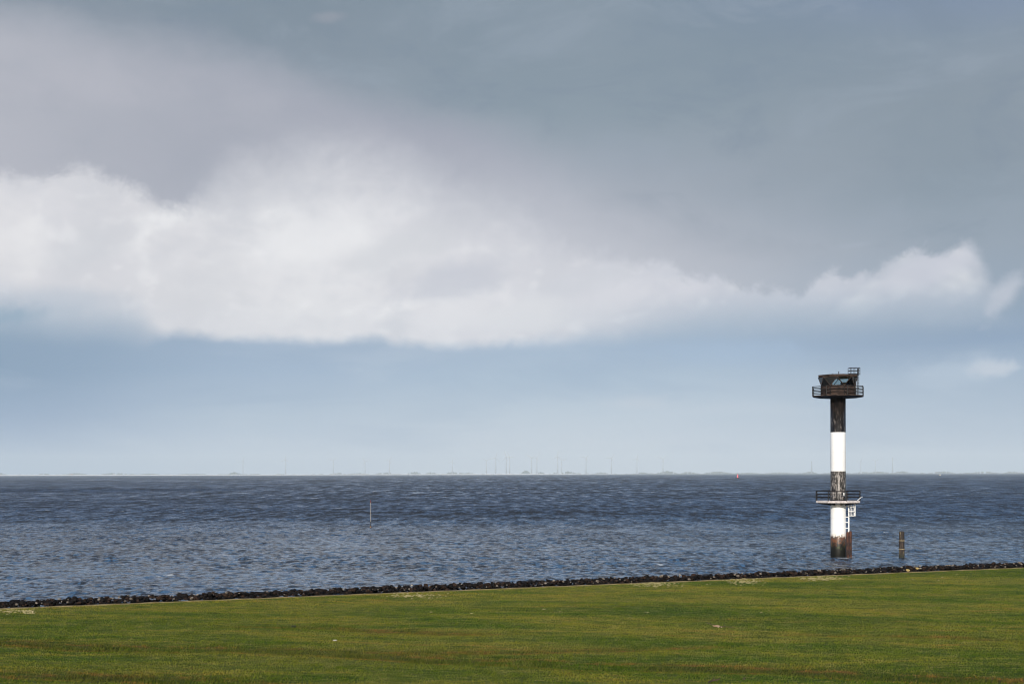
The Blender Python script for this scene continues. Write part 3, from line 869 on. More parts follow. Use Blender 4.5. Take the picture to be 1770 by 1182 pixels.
# ------------------------------------------------------------------ the tower
def shaft_material():
    m, t, bs = material('banded_paint')
    x, y, z = sep(t, coords(t))
    ang = x._m('ARCTAN2', y)
    cyl = vec(t, ang * 0.9, z * 0.22, 0.0)
    streak = noise(t, cyl, 4.2, 6, 0.68)
    spot = noise(t, vec(t, x, y, z * 0.8), 2.4, 6, 0.7)
    zn = z + (noise(t, vec(t, x, y, z), 3.0, 4, 0.6) - 0.5) * 0.05
    white = mixc(t, streak.sm(0.62, 0.8, 0, 0.25), (0.72, 0.72, 0.715), (0.56, 0.52, 0.48))
    white = mixc(t, z.sm(2.75, 3.4, 0.25, 0.0) * streak.sm(0.4, 0.6), white, (0.5, 0.42, 0.34))
    blk = mixc(t, streak.sm(0.4, 0.72), (0.006, 0.005, 0.0045), (0.026, 0.019, 0.017))
    worn = streak.sm(0.5, 0.62) * spot.sm(0.42, 0.6)
    blk_hi = mixc(t, worn * z.sm(17.4, 15.2, 0.0, 0.38), blk, (0.30, 0.27, 0.25))
    blk_lo = mixc(t, (streak.sm(0.42, 0.62) * spot.sm(0.34, 0.56)) * 0.85, blk, (0.36, 0.33, 0.31))
    # foot: peeling paint, rust, weed
    rust = mixc(t, spot.sm(0.4, 0.6), (0.070, 0.055, 0.047), (0.135, 0.050, 0.020))
    edge_ = z + (spot - 0.5) * 2.6 + (streak - 0.5) * 1.4
    foot = mixc(t, edge_.sm(2.0, 1.4), rust, (0.007, 0.007, 0.005))
    green = noise(t, vec(t, x, y, z), 1.7, 4, 0.6).sm(0.52, 0.62) * z.sm(0.8, 1.1) * z.sm(1.75, 1.4)
    foot = mixc(t, green * 0.8, foot, (0.040, 0.052, 0.016))
    peel = (z + (noise(t, vec(t, ang * 3.2, z * 0.9, 2.0), 2.2, 4, 0.6) - 0.5) * 1.7 + (spot - 0.5) * 0.5)
    foot = mixc(t, peel.sm(2.40, 2.47) * z.sm(2.02, 2.12), foot, (0.66, 0.63, 0.58))
    c = mixc(t, zn.sm(2.76, 2.80), foot, white)
    c = mixc(t, zn.sm(6.40, 6.42), c, blk_lo)
    c = mixc(t, zn.sm(9.91, 9.93), c, white)
    c = mixc(t, zn.sm(14.38, 14.40), c, blk_hi)
    for zs in (8.62, 12.15, 16.3, 4.5):          # welded seams
        c = mixc(t, zn.sm(zs - 0.035, zs - 0.012) * zn.sm(zs + 0.035, zs + 0.012) * (0.75 if zs in (8.62, 16.3) else 0.12), c, (0.02, 0.016, 0.015))
    t.links.new(c, bs.inputs['Base Color'])
    bs.inputs['Roughness'].default_value = 0.43
    bs.inputs['Specular IOR Level'].default_value = 0.3
    bump(t, bs, spot, 0.25, 0.03)
    return m


def dull(m, v=0.2):
    m.node_tree.nodes['Principled BSDF'].inputs['Specular IOR Level'].default_value = v
    return m


PAINT_W = plain('white_paint', (0.66, 0.66, 0.65), (0.74, 0.74, 0.73), 5, 0.5, bmp=0)
STEEL_D = dull(plain('dark_steel', (0.005, 0.004, 0.004), (0.014, 0.011, 0.010), 6, 0.5, bmp=0))
CONC = plain('deck_concrete', (0.40, 0.36, 0.35), (0.56, 0.52, 0.51), 2.2, 0.8, bmp=0.2)
WOODK = dull(plain('weathered_boards', (0.006, 0.004, 0.0035), (0.075, 0.048, 0.038), 2.4, 0.8, bmp=0.35, stretch=(0.6, 0.6, 6)))
RUSTY = plain('rusty_steel', (0.007, 0.005, 0.004), (0.085, 0.028, 0.012), 2.6, 0.85, bmp=0.4, stretch=(1.4, 1.4, 0.7))


def octo(r, z, rot=7.5, n=8):
    """ring of vertices; angle 0 faces the viewer (-Y), positive to the right"""
    return [Vector((r * math.sin(R(rot + 45 * k)), -r * math.cos(R(rot + 45 * k)), z)) for k in range(n)]


def deck(name, z0, z1, r, mat, parent, lip_mat=None):
    b = MB(); b.poly_prism(octo(r, z0), octo(r, z1)); o = b.build(name, mat, parent, bev=0.012)
    return o


def railing(parent, r, z, h, bars, rr, skip=()):
    ring = octo(r, 0)
    b = MB()
    for f in bars:
        for k in range(8):
            if k in skip: continue
            p, q = ring[k], ring[(k + 1) % 8]
            b.tube((p.x, p.y, z + h * f), (q.x, q.y, z + h * f), rr, n=6)
    top = b.build('railing', STEEL_D, parent)
    for k in range(8):
        pb = MB(); p = ring[k]
        pb.tube((p.x, p.y, z - 0.02), (p.x, p.y, z + h + 0.02), rr * 1.15, n=6)
        pb.build('post', STEEL_D, top)
    return top


def build_tower():
    base = ground_at(1449.0, 963, 0.0)
    root = empty('beacon_tower', base)
    tag(root, 'tall black and white banded tower with a dark lookout cabin, standing in the water', 'tower')
    ZC = 18.42                                  # underside of the upper deck
    b = MB(); b.lathe([(0.885, -3.0), (0.885, 2.78), (0.872, 2.80), (0.872, 11.0), (0.868, ZC - 0.02)], 40)
    b.build('shaft', shaft_material(), root, smooth=True)

    # ---- lower platform
    b = MB()
    b.poly_prism(octo(2.66, 6.30), octo(2.66, 6.54))
    low = b.build('deck', CONC, root, bev=0.015)
    b = MB()
    for k in range(8):
        a = R(7.5 + 45 * k); dx, dy = math.sin(a), -math.cos(a)
        lo = [Vector((dx * 0.80 - dy * 0.05, dy * 0.80 + dx * 0.05, 5.98)), Vector((dx * 2.4 - dy * 0.05, dy * 2.4 + dx * 0.05, 6.22)), Vector((dx * 2.4 + dy * 0.05, dy * 2.4 - dx * 0.05, 6.22)), Vector((dx * 0.80 + dy * 0.05, dy * 0.80 - dx * 0.05, 5.98))]
        hi = [Vector((v.x, v.y, 6.295)) for v in lo]
        b.poly_prism(lo, hi)
    b.build('bracket', STEEL_D, root)
    railing(root, 2.64, 6.54, 1.10, (0.34, 0.66, 1.0), 0.042)
    b = MB(); b.tube((0.17, -0.86, 6.55), (0.17, -0.86, 6.95), 0.5, n=20); b.tube((0.17, -0.84, 6.95), (0.17, -0.84, 7.05), 0.56, n=20)
    # little cabinet fixed to the shaft above the deck
    b.b.free()
    b = MB(); b.box((0.42, -0.95, 7.25), (0.16, 0.14, 0.34)); b.build('lamp_box', PAINT_W, root, bev=0.01)
    b = MB(); b.lathe([(0.93, 6.545), (0.93, 6.62), (0.90, 6.64)], 32); b.build('collar', STEEL_D, root, smooth=True)

    # ---- ladder up from the water with its cage
    def ladder_frame(ang, rad):
        a = R(ang); rv = Vector((math.sin(a), -math.cos(a), 0)); tv = Vector((math.cos(a), math.sin(a), 0))
        return rv * rad, rv, tv
    c0, rv, tv = ladder_frame(68, 1.20)
    b = MB()
    for s_ in (-0.21, 0.21):
        p = c0 + tv * s_
        b.box((p.x, p.y, 4.65), (0.075, 0.075, 3.7), R(68 - 90))
    z = 2.95
    while z < 6.3:
        p, q = c0 - tv * 0.21, c0 + tv * 0.21
        b.tube((p.x, p.y, z), (q.x, q.y, z), 0.018, n=6); z += 0.28
    lad = b.build('ladder', PAINT_W, root)
    b = MB()
    for z in (3.38, 4.05, 4.66, 5.86):
        for s_ in (-0.21, 0.21):
            p = c0 + tv * s_; q = p - rv * 0.40
            b.tube((p.x, p.y, z), (q.x, q.y, z), 0.045, n=6)
    b.build('bracket', PAINT_W, lad)
    b = MB()
    cage = [(-0.33, 0.0), (-0.36, 0.3), (-0.22, 0.62), (0.0, 0.74), (0.22, 0.62), (0.36, 0.3), (0.33, 0.0)]
    pts = [c0 + tv * u + rv * v for u, v in cage]
    for z in (4.80, 5.32, 5.84):
        b.path([(p.x, p.y, z) for p in pts], 0.042, n=6)
    for p in pts[1:-1]:
        b.tube((p.x, p.y, 4.78), (p.x, p.y, 6.25), 0.034, n=6)
    b.build('ladder_cage', PAINT_W, lad)
    b = MB()
    b.path([(1.72, -1.98, 6.57), (2.25, -1.55, 6.92), (2.58, -0.9, 6.98)], 0.045)
    b.build('handrail', PAINT_W, root)

    # ---- rusty fender piles at the ladder's foot
    for (fx, fy, top, rad) in ((0.92, -0.66, 2.96, 0.155), (1.30, -0.46, 3.04, 0.155)):
        b = MB(); b.lathe([(rad, -3.0), (rad, top - 0.05), (rad * 0.8, top)], 16)
        f = b.build('fender_pile', RUSTY, root, smooth=True); f.location = (fx, fy, 0)

    # ---- upper deck
    b = MB(); b.poly_prism(octo(2.2, ZC - 0.08), octo(3.05, ZC + 0.06)); b.build('deck_frame', STEEL_D, root)
    b = MB(); b.poly_prism(octo(3.07, ZC + 0.063), octo(3.07, ZC + 0.17)); b.build('deck', WOODK, root, bev=0.01)
    ZD = ZC + 0.17
    railing(root, 3.04, ZD, 1.02, (0.34, 0.66, 1.0), 0.042)

    # ---- cabin
    ZS = ZD + 1.12                              # sill
    ZR = ZS + 0.98                              # underside of the roof
    b = MB()
    rl, rh = octo(2.02, 0), octo(2.02, 0)
    for k in range(8):                          # three broad boards to a face with dark joints between
        p, q = rl[k], rl[(k + 1) % 8]
        nrm = ((p + q) / 2).normalized()
        for (z0, z1, o_) in ((0.0, 0.20, 0.03), (0.235, 0.62, 0.02), (0.66, 1.0, 0.02), (1.02, 1.12, 0.045)):
            g = 0.035
            pa, qa = p.lerp(q, g), p.lerp(q, 1 - g)
            lo = [pa + nrm * o_, qa + nrm * o_, qa - nrm * 0.08, pa - nrm * 0.08]
            b.poly_prism([Vector((v.x, v.y, ZD + z0)) for v in lo], [Vector((v.x, v.y, ZD + z1)) for v in lo])
    wall = b.build('cabin_wall', WOODK, root)
    b = MB(); b.poly_prism(octo(1.93, ZD + 0.004), octo(1.93, ZS - 0.02)); b.build('wall_core', STEEL_D, wall)
    b = MB()
    for k in range(8):
        p = octo(2.03, 0)[k]; b.tube((p.x, p.y, ZD), (p.x, p.y, ZS), 0.05, n=8)
    b.build('corner_post', STEEL_D, wall)
    # raking window band: zigzag mullions between sill corners and roof points
    lowr, topr = octo(1.99, ZS), octo(2.22, ZR, rot=7.5 + 22.5)
    b = MB()
    for k in range(8):
        b.tube(lowr[k], topr[k], 0.035, n=6); b.tube(lowr[(k + 1) % 8], topr[k], 0.035, n=6)
        b.tube(lowr[k], lowr[(k + 1) % 8], 0.045, n=6); b.tube(topr[k], topr[(k + 1) % 8], 0.045, n=6)
    fr = b.build('window_frame', WOODK, root)
    g, t, bs = material('cabin_glass')
    tr = t.nodes.new('ShaderNodeBsdfTransparent'); tr.inputs[0].default_value = (0.78, 0.83, 0.84, 1)
    gl = t.nodes.new('ShaderNodeBsdfGlossy'); gl.inputs['Roughness'].default_value = 0.03
    fz = t.nodes.new('ShaderNodeFresnel'); fz.inputs['IOR'].default_value = 1.45
    mx = t.nodes.new('ShaderNodeMixShader')
    t.links.new(fz.outputs[0], mx.inputs[0]); t.links.new(tr.outputs[0], mx.inputs[1]); t.links.new(gl.outputs[0], mx.inputs[2])
    t.links.new(mx.outputs[0], t.nodes['Material Output'].inputs['Surface'])
    dark = plain('dim_room_pane', (0.004, 0.004, 0.004), (0.010, 0.009, 0.009), 4, 0.35, bmp=0)  # opaque dark panes stand in for the dim cabin interior
    def pane(a, b_, c, m):
        pb = MB(); n_ = (b_ - a).cross(c - a).normalized() * 0.012
        cen = (a + b_ + c) / 3
        A, B, C = (cen + (v - cen) * 0.965 for v in (a, b_, c))
        pb.poly_prism([A - n_, B - n_, C - n_], [A + n_, B + n_, C + n_])
        pb.build('pane', m, fr)
    blank_up = {6, 7 - 8, 1, 2}                 # upright panes painted dark for the dim interior
    for k in range(8):
        a, b2, tp = lowr[k], lowr[(k + 1) % 8], topr[k]
        tn = topr[(k + 1) % 8]
        pane(a, b2, tp, dark if k in (1, 2, 6) else g)
        pane(tp, b2, tn, dark if k in (1, 6) else g)
    # roof
    b = MB(); b.poly_prism(octo(2.34, ZR + 0.045), octo(2.36, ZR + 0.27)); roof = b.build('roof', WOODK, root, bev=0.02)
    b = MB(); b.poly_prism(octo(2.1, ZR + 0.272), octo(1.9, ZR + 0.31)); b.build('roof_sheet', STEEL_D, roof)
    b = MB(); b.tube((-0.05, -0.6, ZR + 0.3), (-0.05, -0.6, ZR + 0.66), 0.045, 0.03); b.tube((-0.05, -0.6, ZR + 0.56), (-0.05, -0.6, ZR + 0.62), 0.06); b.build('antenna', STEEL_D, roof)
    b = MB(); b.tube((-0.68, -0.4, ZR + 0.3), (-0.68, -0.4, ZR + 0.46), 0.04, 0.03); b.build('antenna', STEEL_D, roof)
    # entrance bay on the right-hand side, full height
    a1, a2 = octo(2.10, 0)[1], octo(2.10, 0)[2]
    inner1, inner2 = a1 * 0.6, a2 * 0.6
    ring = [a1, a2, inner2, inner1]
    b = MB(); b.poly_prism([Vector((v.x, v.y, ZD + 0.004)) for v in ring], [Vector((v.x, v.y, ZR + 0.04)) for v in ring]); bay = b.build('entrance_bay', STEEL_D, root)
    nrm = ((a1 + a2) / 2).normalized()
    p, q = a1.lerp(a2, 0.2), a1.lerp(a2, 0.78)
    ring = [p + nrm * 0.05, q + nrm * 0.05, q - nrm * 0.02, p - nrm * 0.02]
    b = MB(); b.poly_prism([Vector((v.x, v.y, ZD + 0.02)) for v in ring], [Vector((v.x, v.y, ZD + 1.98)) for v in ring]); dr = b.build('door', STEEL_D, root)
    h_ = p.lerp(q, 0.15) + nrm * 0.09
    b = MB(); b.tube((h_.x, h_.y, ZD + 0.9), (h_.x, h_.y, ZD + 1.1), 0.018, n=6); b.build('handle', PAINT_W, dr)
    b = MB(); v = a2 * 1.012; b.box((v.x, v.y, (ZD + ZR) / 2), (0.12, 0.12, ZR - ZD - 0.02), R(97)); b.build('bay_post', WOODK, root)
    # console seen through the glass
    b = MB(); b.box((0.75, 0.3, ZD + 1.2), (0.6, 0.5, 0.7), 0.3); b.box((-0.9, 0.5, ZD + 1.1), (0.7, 0.6, 0.6), -0.3); b.build('console', STEEL_D, root)
    # roof ladder on the right with its guard frame above the roof
    c0, rv, tv = ladder_frame(97, 2.42)
    zt = ZR + 1.10
    b = MB()
    for s_ in (-0.2, 0.2):
        p = c0 + tv * s_; b.box((p.x, p.y, (ZD + zt) / 2), (0.05, 0.05, zt - ZD), R(97 - 90))
    z = ZD + 0.3
    while z < zt: 
        p, q = c0 - tv * 0.2, c0 + tv * 0.2; b.tube((p.x, p.y, z), (q.x, q.y, z), 0.015, n=6); z += 0.3
    rl_ = b.build('ladder', STEEL_D, root)
    b = MB()
    xa, xb = 1.30, 2.42
    for z in (zt, zt - 0.32, zt - 0.66):
        b.path([(xb, -0.05, z), (xb, -0.48, z), (xa, -0.48, z), (xa, 0.55, z), (xb, 0.55, z)], 0.03, n=6)
    for (gx, gy) in ((xa, -0.48), (xa, 0.55), (1.84, -0.48), (1.90, 0.55), (xb, -0.48), (xb, 0.55), (1.42, -0.48), (2.22, -0.48)):
        b.tube((gx, gy, ZR + 0.26), (gx, gy, zt), 0.032 if gx in (xa, xb, 1.84) else 0.018, n=6)
    b.build('guard_rail', STEEL_D, rl_)


build_tower()


# ------------------------------------------------------------------ post, stake, buoy, boat
def build_water_marks():
    p = ground_at(1558.7, 963.3, 0.0)
    root = empty('mooring_post', p)
    tag(root, 'weathered dark wooden post with two pale collars rising from the water beside the tower', 'post')
    m, t, bs = material('tarred_timber')
    x, y, z = sep(t, coords(t))
    n = noise(t, vec(t, x * 4, y * 4, z * 0.7), 1.6, 6, 0.65)
    c = mixc(t, n.sm(0.4, 0.65), (0.010, 0.0065, 0.0045), (0.048, 0.031, 0.021))
    gx = noise(t, vec(t, x * 9, y * 3, z * 0.9), 1.0, 4, 0.6)
    c = mixc(t, gx.sm(0.6, 0.68) * 0.6, c, (0.42, 0.34, 0.20))
    c = mixc(t, z.sm(0.7, 0.2, 0, 0.8), c, (0.014, 0.016, 0.008))
    t.links.new(c, bs.inputs['Base Color']); bs.inputs['Roughness'].default_value = 0.8
    bump(t, bs, n, 0.5, 0.05)
    b = MB(); b.lathe([(0.32, -3), (0.315, 0), (0.30, 2.85), (0.28, 2.97), (0.18, 3.03)], 20); b.build('timber', m, root, smooth=True)
    ring = plain('yellowed_collar', (0.22, 0.17, 0.08), (0.40, 0.32, 0.19), 4, 0.7)
    for z, r in ((0.98, 0.35), (1.95, 0.335)):
        b = MB(); b.lathe([(r, z - 0.035), (r + 0.01, z), (r, z + 0.035)], 20); b.build('collar', ring, root, smooth=True)

    p = ground_at(640.8, 911, 0.0)
    root = empty('channel_stake', p)
    tag(root, 'thin white stake with a red top standing alone in open water', 'stake')
    W = plain('pale_stake_paint', (0.15, 0.14, 0.135), (0.30, 0.27, 0.25), 2, 0.7, bmp=0)
    Rd = plain('red_stake_paint', (0.09, 0.010, 0.008), (0.15, 0.018, 0.013), 3, 0.6, bmp=0)
    Bk = plain('dark_stake_foot', (0.010, 0.009, 0.009), (0.022, 0.018, 0.015), 3, 0.8, bmp=0)
    Or = plain('rust_band', (0.34, 0.14, 0.05), (0.42, 0.2, 0.08), 3, 0.8, bmp=0)
    b = MB(); b.tube((0, 0, 1.08), (0.0, 0, 4.45), 0.065, 0.055); b.build('pole', W, root)
    b = MB(); b.tube((0.0, 0, 4.453), (0.0, 0, 4.98), 0.095, 0.05); b.build('top_mark', Rd, root)
    b = MB(); b.tube((0, 0, 0.17), (0, 0, 1.077), 0.065); b.build('foot', Bk, root)
    b = MB(); b.tube((0, 0, -2), (0, 0, 0.167), 0.10); b.build('foot_band', Or, root)

    p = ground_at(1275, 826.6, 0.0)
    root = empty('buoy', p)
    tag(root, 'small red channel buoy with a black float far out near the horizon', 'buoy')
    Rb = plain('red_buoy_paint', (0.60, 0.10, 0.13), (0.66, 0.13, 0.16), 1, 0.5, bmp=0)
    s = p.y / FPX
    b = MB(); b.lathe([(2.0 * s, -0.4), (2.1 * s, 0.35 * s), (1.9 * s, 0.9 * s), (1.2 * s, 1.0 * s)], 16); b.build('float', STEEL_D, root, smooth=True)
    b = MB(); b.lathe([(1.5 * s, 1.02 * s), (1.55 * s, 2.2 * s), (1.1 * s, 3.4 * s), (0.95 * s, 6.6 * s), (0.5 * s, 7.2 * s)], 16); b.build('body', Rb, root, smooth=True)

    p = ground_at(1625, 821.2, 0.0)
    root = empty('boat', p, R(14)); root.scale = (0.6, 0.6, 0.6)
    tag(root, 'tiny pale boat right on the horizon beyond the tower and post', 'boat')
    s = p.y / FPX
    Hm = plain('cream_hull', (0.62, 0.52, 0.36), (0.74, 0.64, 0.46), 0.3, 0.5, bmp=0)
    def hull(k, z): return [Vector((x * s * k, y * s * k, z)) for x, y in ((-2.4, -0.5), (1.2, -0.55), (2.8, 0), (1.2, 0.55), (-2.4, 0.5))]
    b = MB(); b.poly_prism(hull(0.85, -0.3), hull(1.0, 1.3 * s)); b.build('hull', Hm, root)
    b = MB(); b.box((-0.6 * s, 0, 1.9 * s), (1.7 * s, 0.7 * s, 1.2 * s - 0.02)); b.build('cabin', PAINT_W, root)
    b = MB(); b.tube((0.5 * s, 0, 1.3 * s), (0.5 * s, 0, 3.6 * s), 0.12 * s, n=6); b.build('mast', PAINT_W, root)


build_water_marks()


# ------------------------------------------------------------------ the far shore
def build_far_shore():
    # low land with a dike front
    xs = np.linspace(-18000, 18000, 221)
    prof = [(16030, -1.0), (16100, 1.2), (16900, 1.6), (16930, 5.0), (16945, 5.0), (16980, 1.5), (28000, 1.5), (28000, -0.5)]
    V = []; F = []
    for x in xs:
        for y, z in prof: V.append((x, y + 25 * math.sin(x * 0.004), z + (0.5 * math.sin(x * 0.01) if z > 4 else 0)))
    n = len(prof)
    for i in range(len(xs) - 1):
        for j in range(n - 1):
            a = i * n + j; F.append((a, a + n, a + n + 1, a + 1))
    o = np_mesh('far_shore', np.array(V), np.array(F), plain('far_land', (0.09, 0.11, 0.05), (0.14, 0.14, 0.07), 0.002, 0.9, bmp=0))
    tag(o, 'low hazy land with a dike along the far side of the water', 'far shore', kind='structure')
    # pale sandbank in front of it, left two thirds
    xa, xb = -6600.0, 1700.0
    xs = np.linspace(xa, xb, 80); V = []; F = []
    for i, x in enumerate(xs):
        tpr = min(1.0, (len(xs) - 1 - i) / 14)
        for y, z in ((15900, -0.6), (15912, 3.0 * tpr + 0.05), (15930, 8.5 * tpr + 0.02), (15960, 8.2 * tpr), (16050, -0.5)):
            V.append((x, y + 14 * math.sin(x * 0.006), z))
    for i in range(len(xs) - 1):
        for j in range(4):
            a = i * 5 + j; F.append((a, a + 5, a + 6, a + 1))
    o = np_mesh('beach', np.array(V), np.array(F), plain('pale_sand', (0.72, 0.69, 0.62), (0.8, 0.77, 0.72), 0.01, 0.9, bmp=0))
    tag(o, 'bright strip of sandbank along the far edge of the water', 'sandbank', kind='structure')
    # far woods
    clumps = [(0, 12, 4.5), (75, 14, 5), (130, 30, 4), (200, 40, 3), (260, 30, 3.5), (330, 40, 3), (405, 14, 4), (585, 14, 4), (620, 25, 3.5), (665, 22, 4.5), (716, 14, 4), (745, 14, 4), (785, 22, 5), (810, 14, 4), (909, 9, 6.5), (935, 8, 3.5), (960, 8, 3.5), (982, 16, 6), (1040, 14, 3.5), (1110, 12, 3.5), (1153, 20, 5), (1190, 14, 4), (1240, 30, 4), (1290, 30, 3.5), (1350, 30, 3.5), (1400, 14, 4.5), (1490, 20, 4), (1520, 24, 5), (1560, 20, 4), (1630, 22, 4.5), (1700, 26, 3.5), (1750, 14, 4)]
    b = bmesh.new(); bmesh.ops.create_icosphere(b, subdivisions=1, radius=1.0)
    b.verts.ensure_lookup_table()
    sv = np.array([v.co[:] for v in b.verts]); sf = np.array([[v.index for v in f.verts] for f in b.faces]); b.free()
    rr = np.random.default_rng(21)
    V = []; F = []; base = 0
    def lump(x, y, zc, r, rz):
        nonlocal base
        q = sv * (1 + rr.normal(0, 0.16, (len(sv), 1))) * np.array([r, r, rz]) + np.array([x, y, zc])
        V.append(q); F.append(sf + base); base += len(sv)
    for px, hw, hpx in clumps:
        hpx *= 0.5 + 0.42 * rr.random()
        n = int(hw * 2.0) + 3
        for _ in range(n):
            D = rr.uniform(23000, 24500)
            u = rr.normal(0, 0.8)
            x = (px + u * hw - 885) / FPX * D
            H = (EYE + hpx / FPX * D) * max(0.35, math.exp(-u * u * 1.1)) * rr.uniform(0.75, 1.05)
            lump(x, D, H * 0.55, H * 0.42, H * 0.5)
    for _ in range(260):                    # scattered hedges in between
        D = rr.uniform(23000, 26000); x = rr.uniform(-0.42, 0.42) * D
        H = rr.uniform(10, 20); lump(x, D, H * 0.5, H * 2.5, H * 0.5)
    o = np_mesh('treeline', np.concatenate(V), np.concatenate(F), plain('far_foliage', (0.03, 0.05, 0.02), (0.06, 0.075, 0.03), 0.02, 0.9, bmp=0))
    tag(o, 'faint hazy clumps of trees along the far shore', 'treeline', kind='stuff')
    # two small houses
    for px, wm, hm, wall_c, roof_c, lb in ((197, 16, 10, (0.8, 0.8, 0.78), (0.35, 0.33, 0.32), 'tiny white house among the hazy trees of the far shore'), (124, 14, 9, (0.5, 0.3, 0.25), (0.42, 0.10, 0.07), 'tiny red roofed house on the hazy far shore')):
        D = 17000; x = (px - 885) / FPX * D
        root = empty('house', (x, D, 1.5))
        b = MB(); b.box((0, 0, hm / 2), (wm, 10, hm)); b.build('wall', plain('house_wall', wall_c, wall_c, 1, 0.8, bmp=0), root)
        b = MB(); b.poly_prism([Vector((-wm / 2 - 0.5, -5.6, hm + 0.01)), Vector((wm / 2 + 0.5, -5.6, hm + 0.01)), Vector((wm / 2 + 0.5, 5.6, hm + 0.01)), Vector((-wm / 2 - 0.5, 5.6, hm + 0.01))],
                               [Vector((-wm / 2 - 0.3, -0.2, hm + 5.5)), Vector((wm / 2 + 0.3, -0.2, hm + 5.5)), Vector((wm / 2 + 0.3, 0.2, hm + 5.5)), Vector((-wm / 2 - 0.3, 0.2, hm + 5.5))])
        b.build('roof', plain('house_roof', roof_c, roof_c, 1, 0.8, bmp=0), root)
        tag(root, lb, 'house')
    # chimneys
    for px, top, w, lb in ((1403, 797, 12.0, 'squat faint chimney on the far shore just left of the tower'), (1543, 791, 9, 'tall thin faint chimney on the far shore between the tower and the boat')):
        D = 23000; x = (px - 885) / FPX * D; e = HZ - (px - 885) * math.tan(ROLL)
        H = EYE + (e - top) / FPX * D
        root = empty('chimney', (x, D, 1.0))
        b = MB(); b.lathe([(w, 0), (w * 0.62, H - 3)], 16); b.build('stack', plain('far_concrete', (0.2, 0.21, 0.23), (0.25, 0.26, 0.28), 0.1, 0.8, bmp=0), root, smooth=True)
        b = MB(); b.lathe([(w * 0.72, H - 2.99), (w * 0.72, H)], 16); b.build('rim', plain('far_rim', (0.15, 0.15, 0.16), (0.18, 0.18, 0.19), 0.1, 0.8, bmp=0), root)
        tag(root, lb, 'chimney')


build_far_shore()


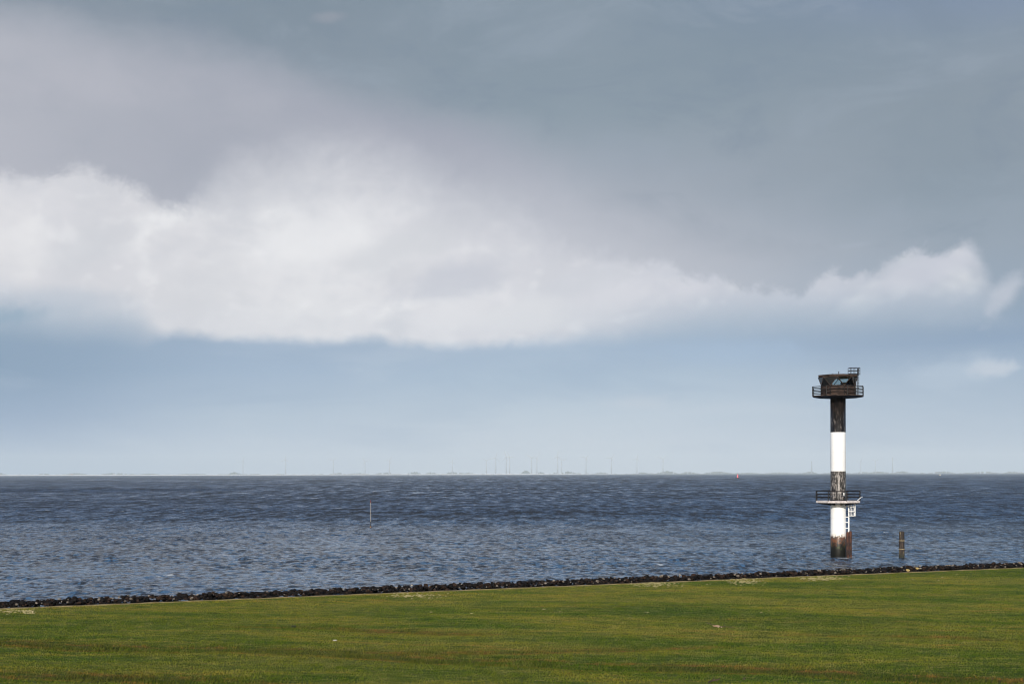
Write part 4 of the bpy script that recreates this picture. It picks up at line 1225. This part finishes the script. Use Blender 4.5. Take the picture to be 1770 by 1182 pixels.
def build_turbines():
    grey = plain('turbine_grey', (0.26, 0.28, 0.31), (0.30, 0.32, 0.35), 0.05, 0.6, bmp=0)
    proto = empty('wind_turbine', (0, 0, 0))
    H = 100.0
    b = MB(); b.lathe([(3.1, 0), (2.5, 50), (1.9, H - 2)], 14); b.build('tower', grey, proto, smooth=True)
    b = MB(); b.box((0, 1.5, H), (4.4, 11, 4.0)); b.build('nacelle', grey, proto, bev=0.6)
    hb = MB(); hb.lathe([(2.2, -1.6), (2.4, 0.2), (1.0, 1.8)], 12); h = hb.build('hub', grey, proto, smooth=True)
    h.location = (0, -5.2, H); h.rotation_euler = (R(90), 0, 0)
    bb = MB(); bb.poly_prism([Vector((-1.0, -0.4, 0)), Vector((1.0, -0.4, 0)), Vector((1.0, 0.4, 0)), Vector((-1.0, 0.4, 0))], [Vector((-1.8, -0.25, 9)), Vector((1.8, -0.25, 9)), Vector((1.8, 0.25, 9)), Vector((-1.8, 0.25, 9))])
    bb.poly_prism([Vector((-1.8, -0.25, 9.01)), Vector((1.8, -0.25, 9.01)), Vector((1.8, 0.25, 9.01)), Vector((-1.8, 0.25, 9.01))], [Vector((-0.3, -0.06, 38)), Vector((0.5, -0.06, 38)), Vector((0.5, 0.06, 38)), Vector((-0.3, 0.06, 38))])
    bl = bb.build('blade', grey, proto)
    blades = [bl]
    for k in (1, 2):
        c = bl.copy(); col.objects.link(c); blades.append(c)
    # px, hub row, apparent strength (nearer = stronger), rotor phase
    T = [(420, 797, 8000, 20), (494, 794, 7500, 5), (576, 796, 7700, 50), (631, 797, 8000, 80), (673, 796, 7700, 33), (782, 798, 7800, 10), (841, 796, 7600, 60), (857, 791, 7350, 15),
         (875, 789, 7500, 100), (881, 790, 7250, 95), (919, 791, 7250, 62), (928, 791, 7350, 28), (964, 789, 7200, 5), (971, 796, 7500, 70), (1013, 791, 7150, 40), (1057, 792, 7100, 32), (1101, 793, 7600, 12), (1146, 793, 7800, 50),
         (1488, 797, 7900, 20), (1513, 797, 7900, 60)]
    lefts = ['leftmost faint wind turbine of the far shore row, standing well apart', 'faint wind turbine on the far shore, second from the left end of the row', 'faint wind turbine on the far shore, left of the white stake', 'faint wind turbine on the far shore just left above the white stake', 'faint wind turbine on the far shore just right of the white stake',
             'faint low wind turbine on the far shore above a long clump of trees', 'faint wind turbine at the left end of the middle cluster', 'slim wind turbine second in the middle cluster on the far shore', 'left one of a close pair of wind turbines left of the dark clump', 'right one of a close pair of wind turbines left of the dark clump',
             'wind turbine just right of the square dark clump of trees', 'wind turbine two along from the square dark clump of trees', 'clear wind turbine at the left end of the long tree clump', 'short faint wind turbine rising over the long tree clump', 'clear wind turbine alone right of the long tree clump', 'most distinct wind turbine of the far shore, with its blade pointing right', 'faint wind turbine next right of the most distinct one', 'faint wind turbine at the right end of the middle row',
             'very faint wind turbine just right of the banded tower', 'very faint wind turbine between the banded tower and the tall chimney']
    for i, ((px, hr, D, phs), lb) in enumerate(zip(T, lefts)):
        if i == 0:
            o = proto; bs_ = blades
            for q in blades: q.parent = proto
        else:
            o = proto.copy(); col.objects.link(o); bs_ = []
            for ch in list(proto.children):
                c = ch.copy(); col.objects.link(c); c.parent = o
                if ch in blades: bs_.append(c)
        e = HZ - (px - 885) * math.tan(ROLL)
        D *= 2.9
        hub = EYE + (e - hr) / FPX * D
        k = (hub - 1.0) / H
        o.location = ((px - 885) / FPX * D, D, 1.0); o.scale = (k, k, k)
        for j, q in enumerate(bs_):
            q.location = (0, -5.2, H); q.rotation_euler = (0, R(phs + 120 * j), 0)
        tag(o, lb, 'wind turbine', 'wind turbines on the far shore')


build_turbines()


# ------------------------------------------------------------------ haze
def build_haze():
    b = MB(); b.box((0, 11500, 198), (40000, 36000, 408))
    m = bpy.data.materials.new('air'); m.use_nodes = True
    t = m.node_tree
    t.nodes.remove(t.nodes['Principled BSDF'])
    v = t.nodes.new('ShaderNodeVolumePrincipled')
    v.inputs['Color'].default_value = (0.80, 0.91, 1.0, 1)
    v.inputs['Density'].default_value = 0.45e-4
    v.inputs['Anisotropy'].default_value = -0.12
    t.links.new(v.outputs[0], t.nodes['Material Output'].inputs['Volume'])
    o = b.build('haze', m)
    tag(o, 'pale sea haze thickening towards the far shore', 'haze', kind='stuff')


build_haze()
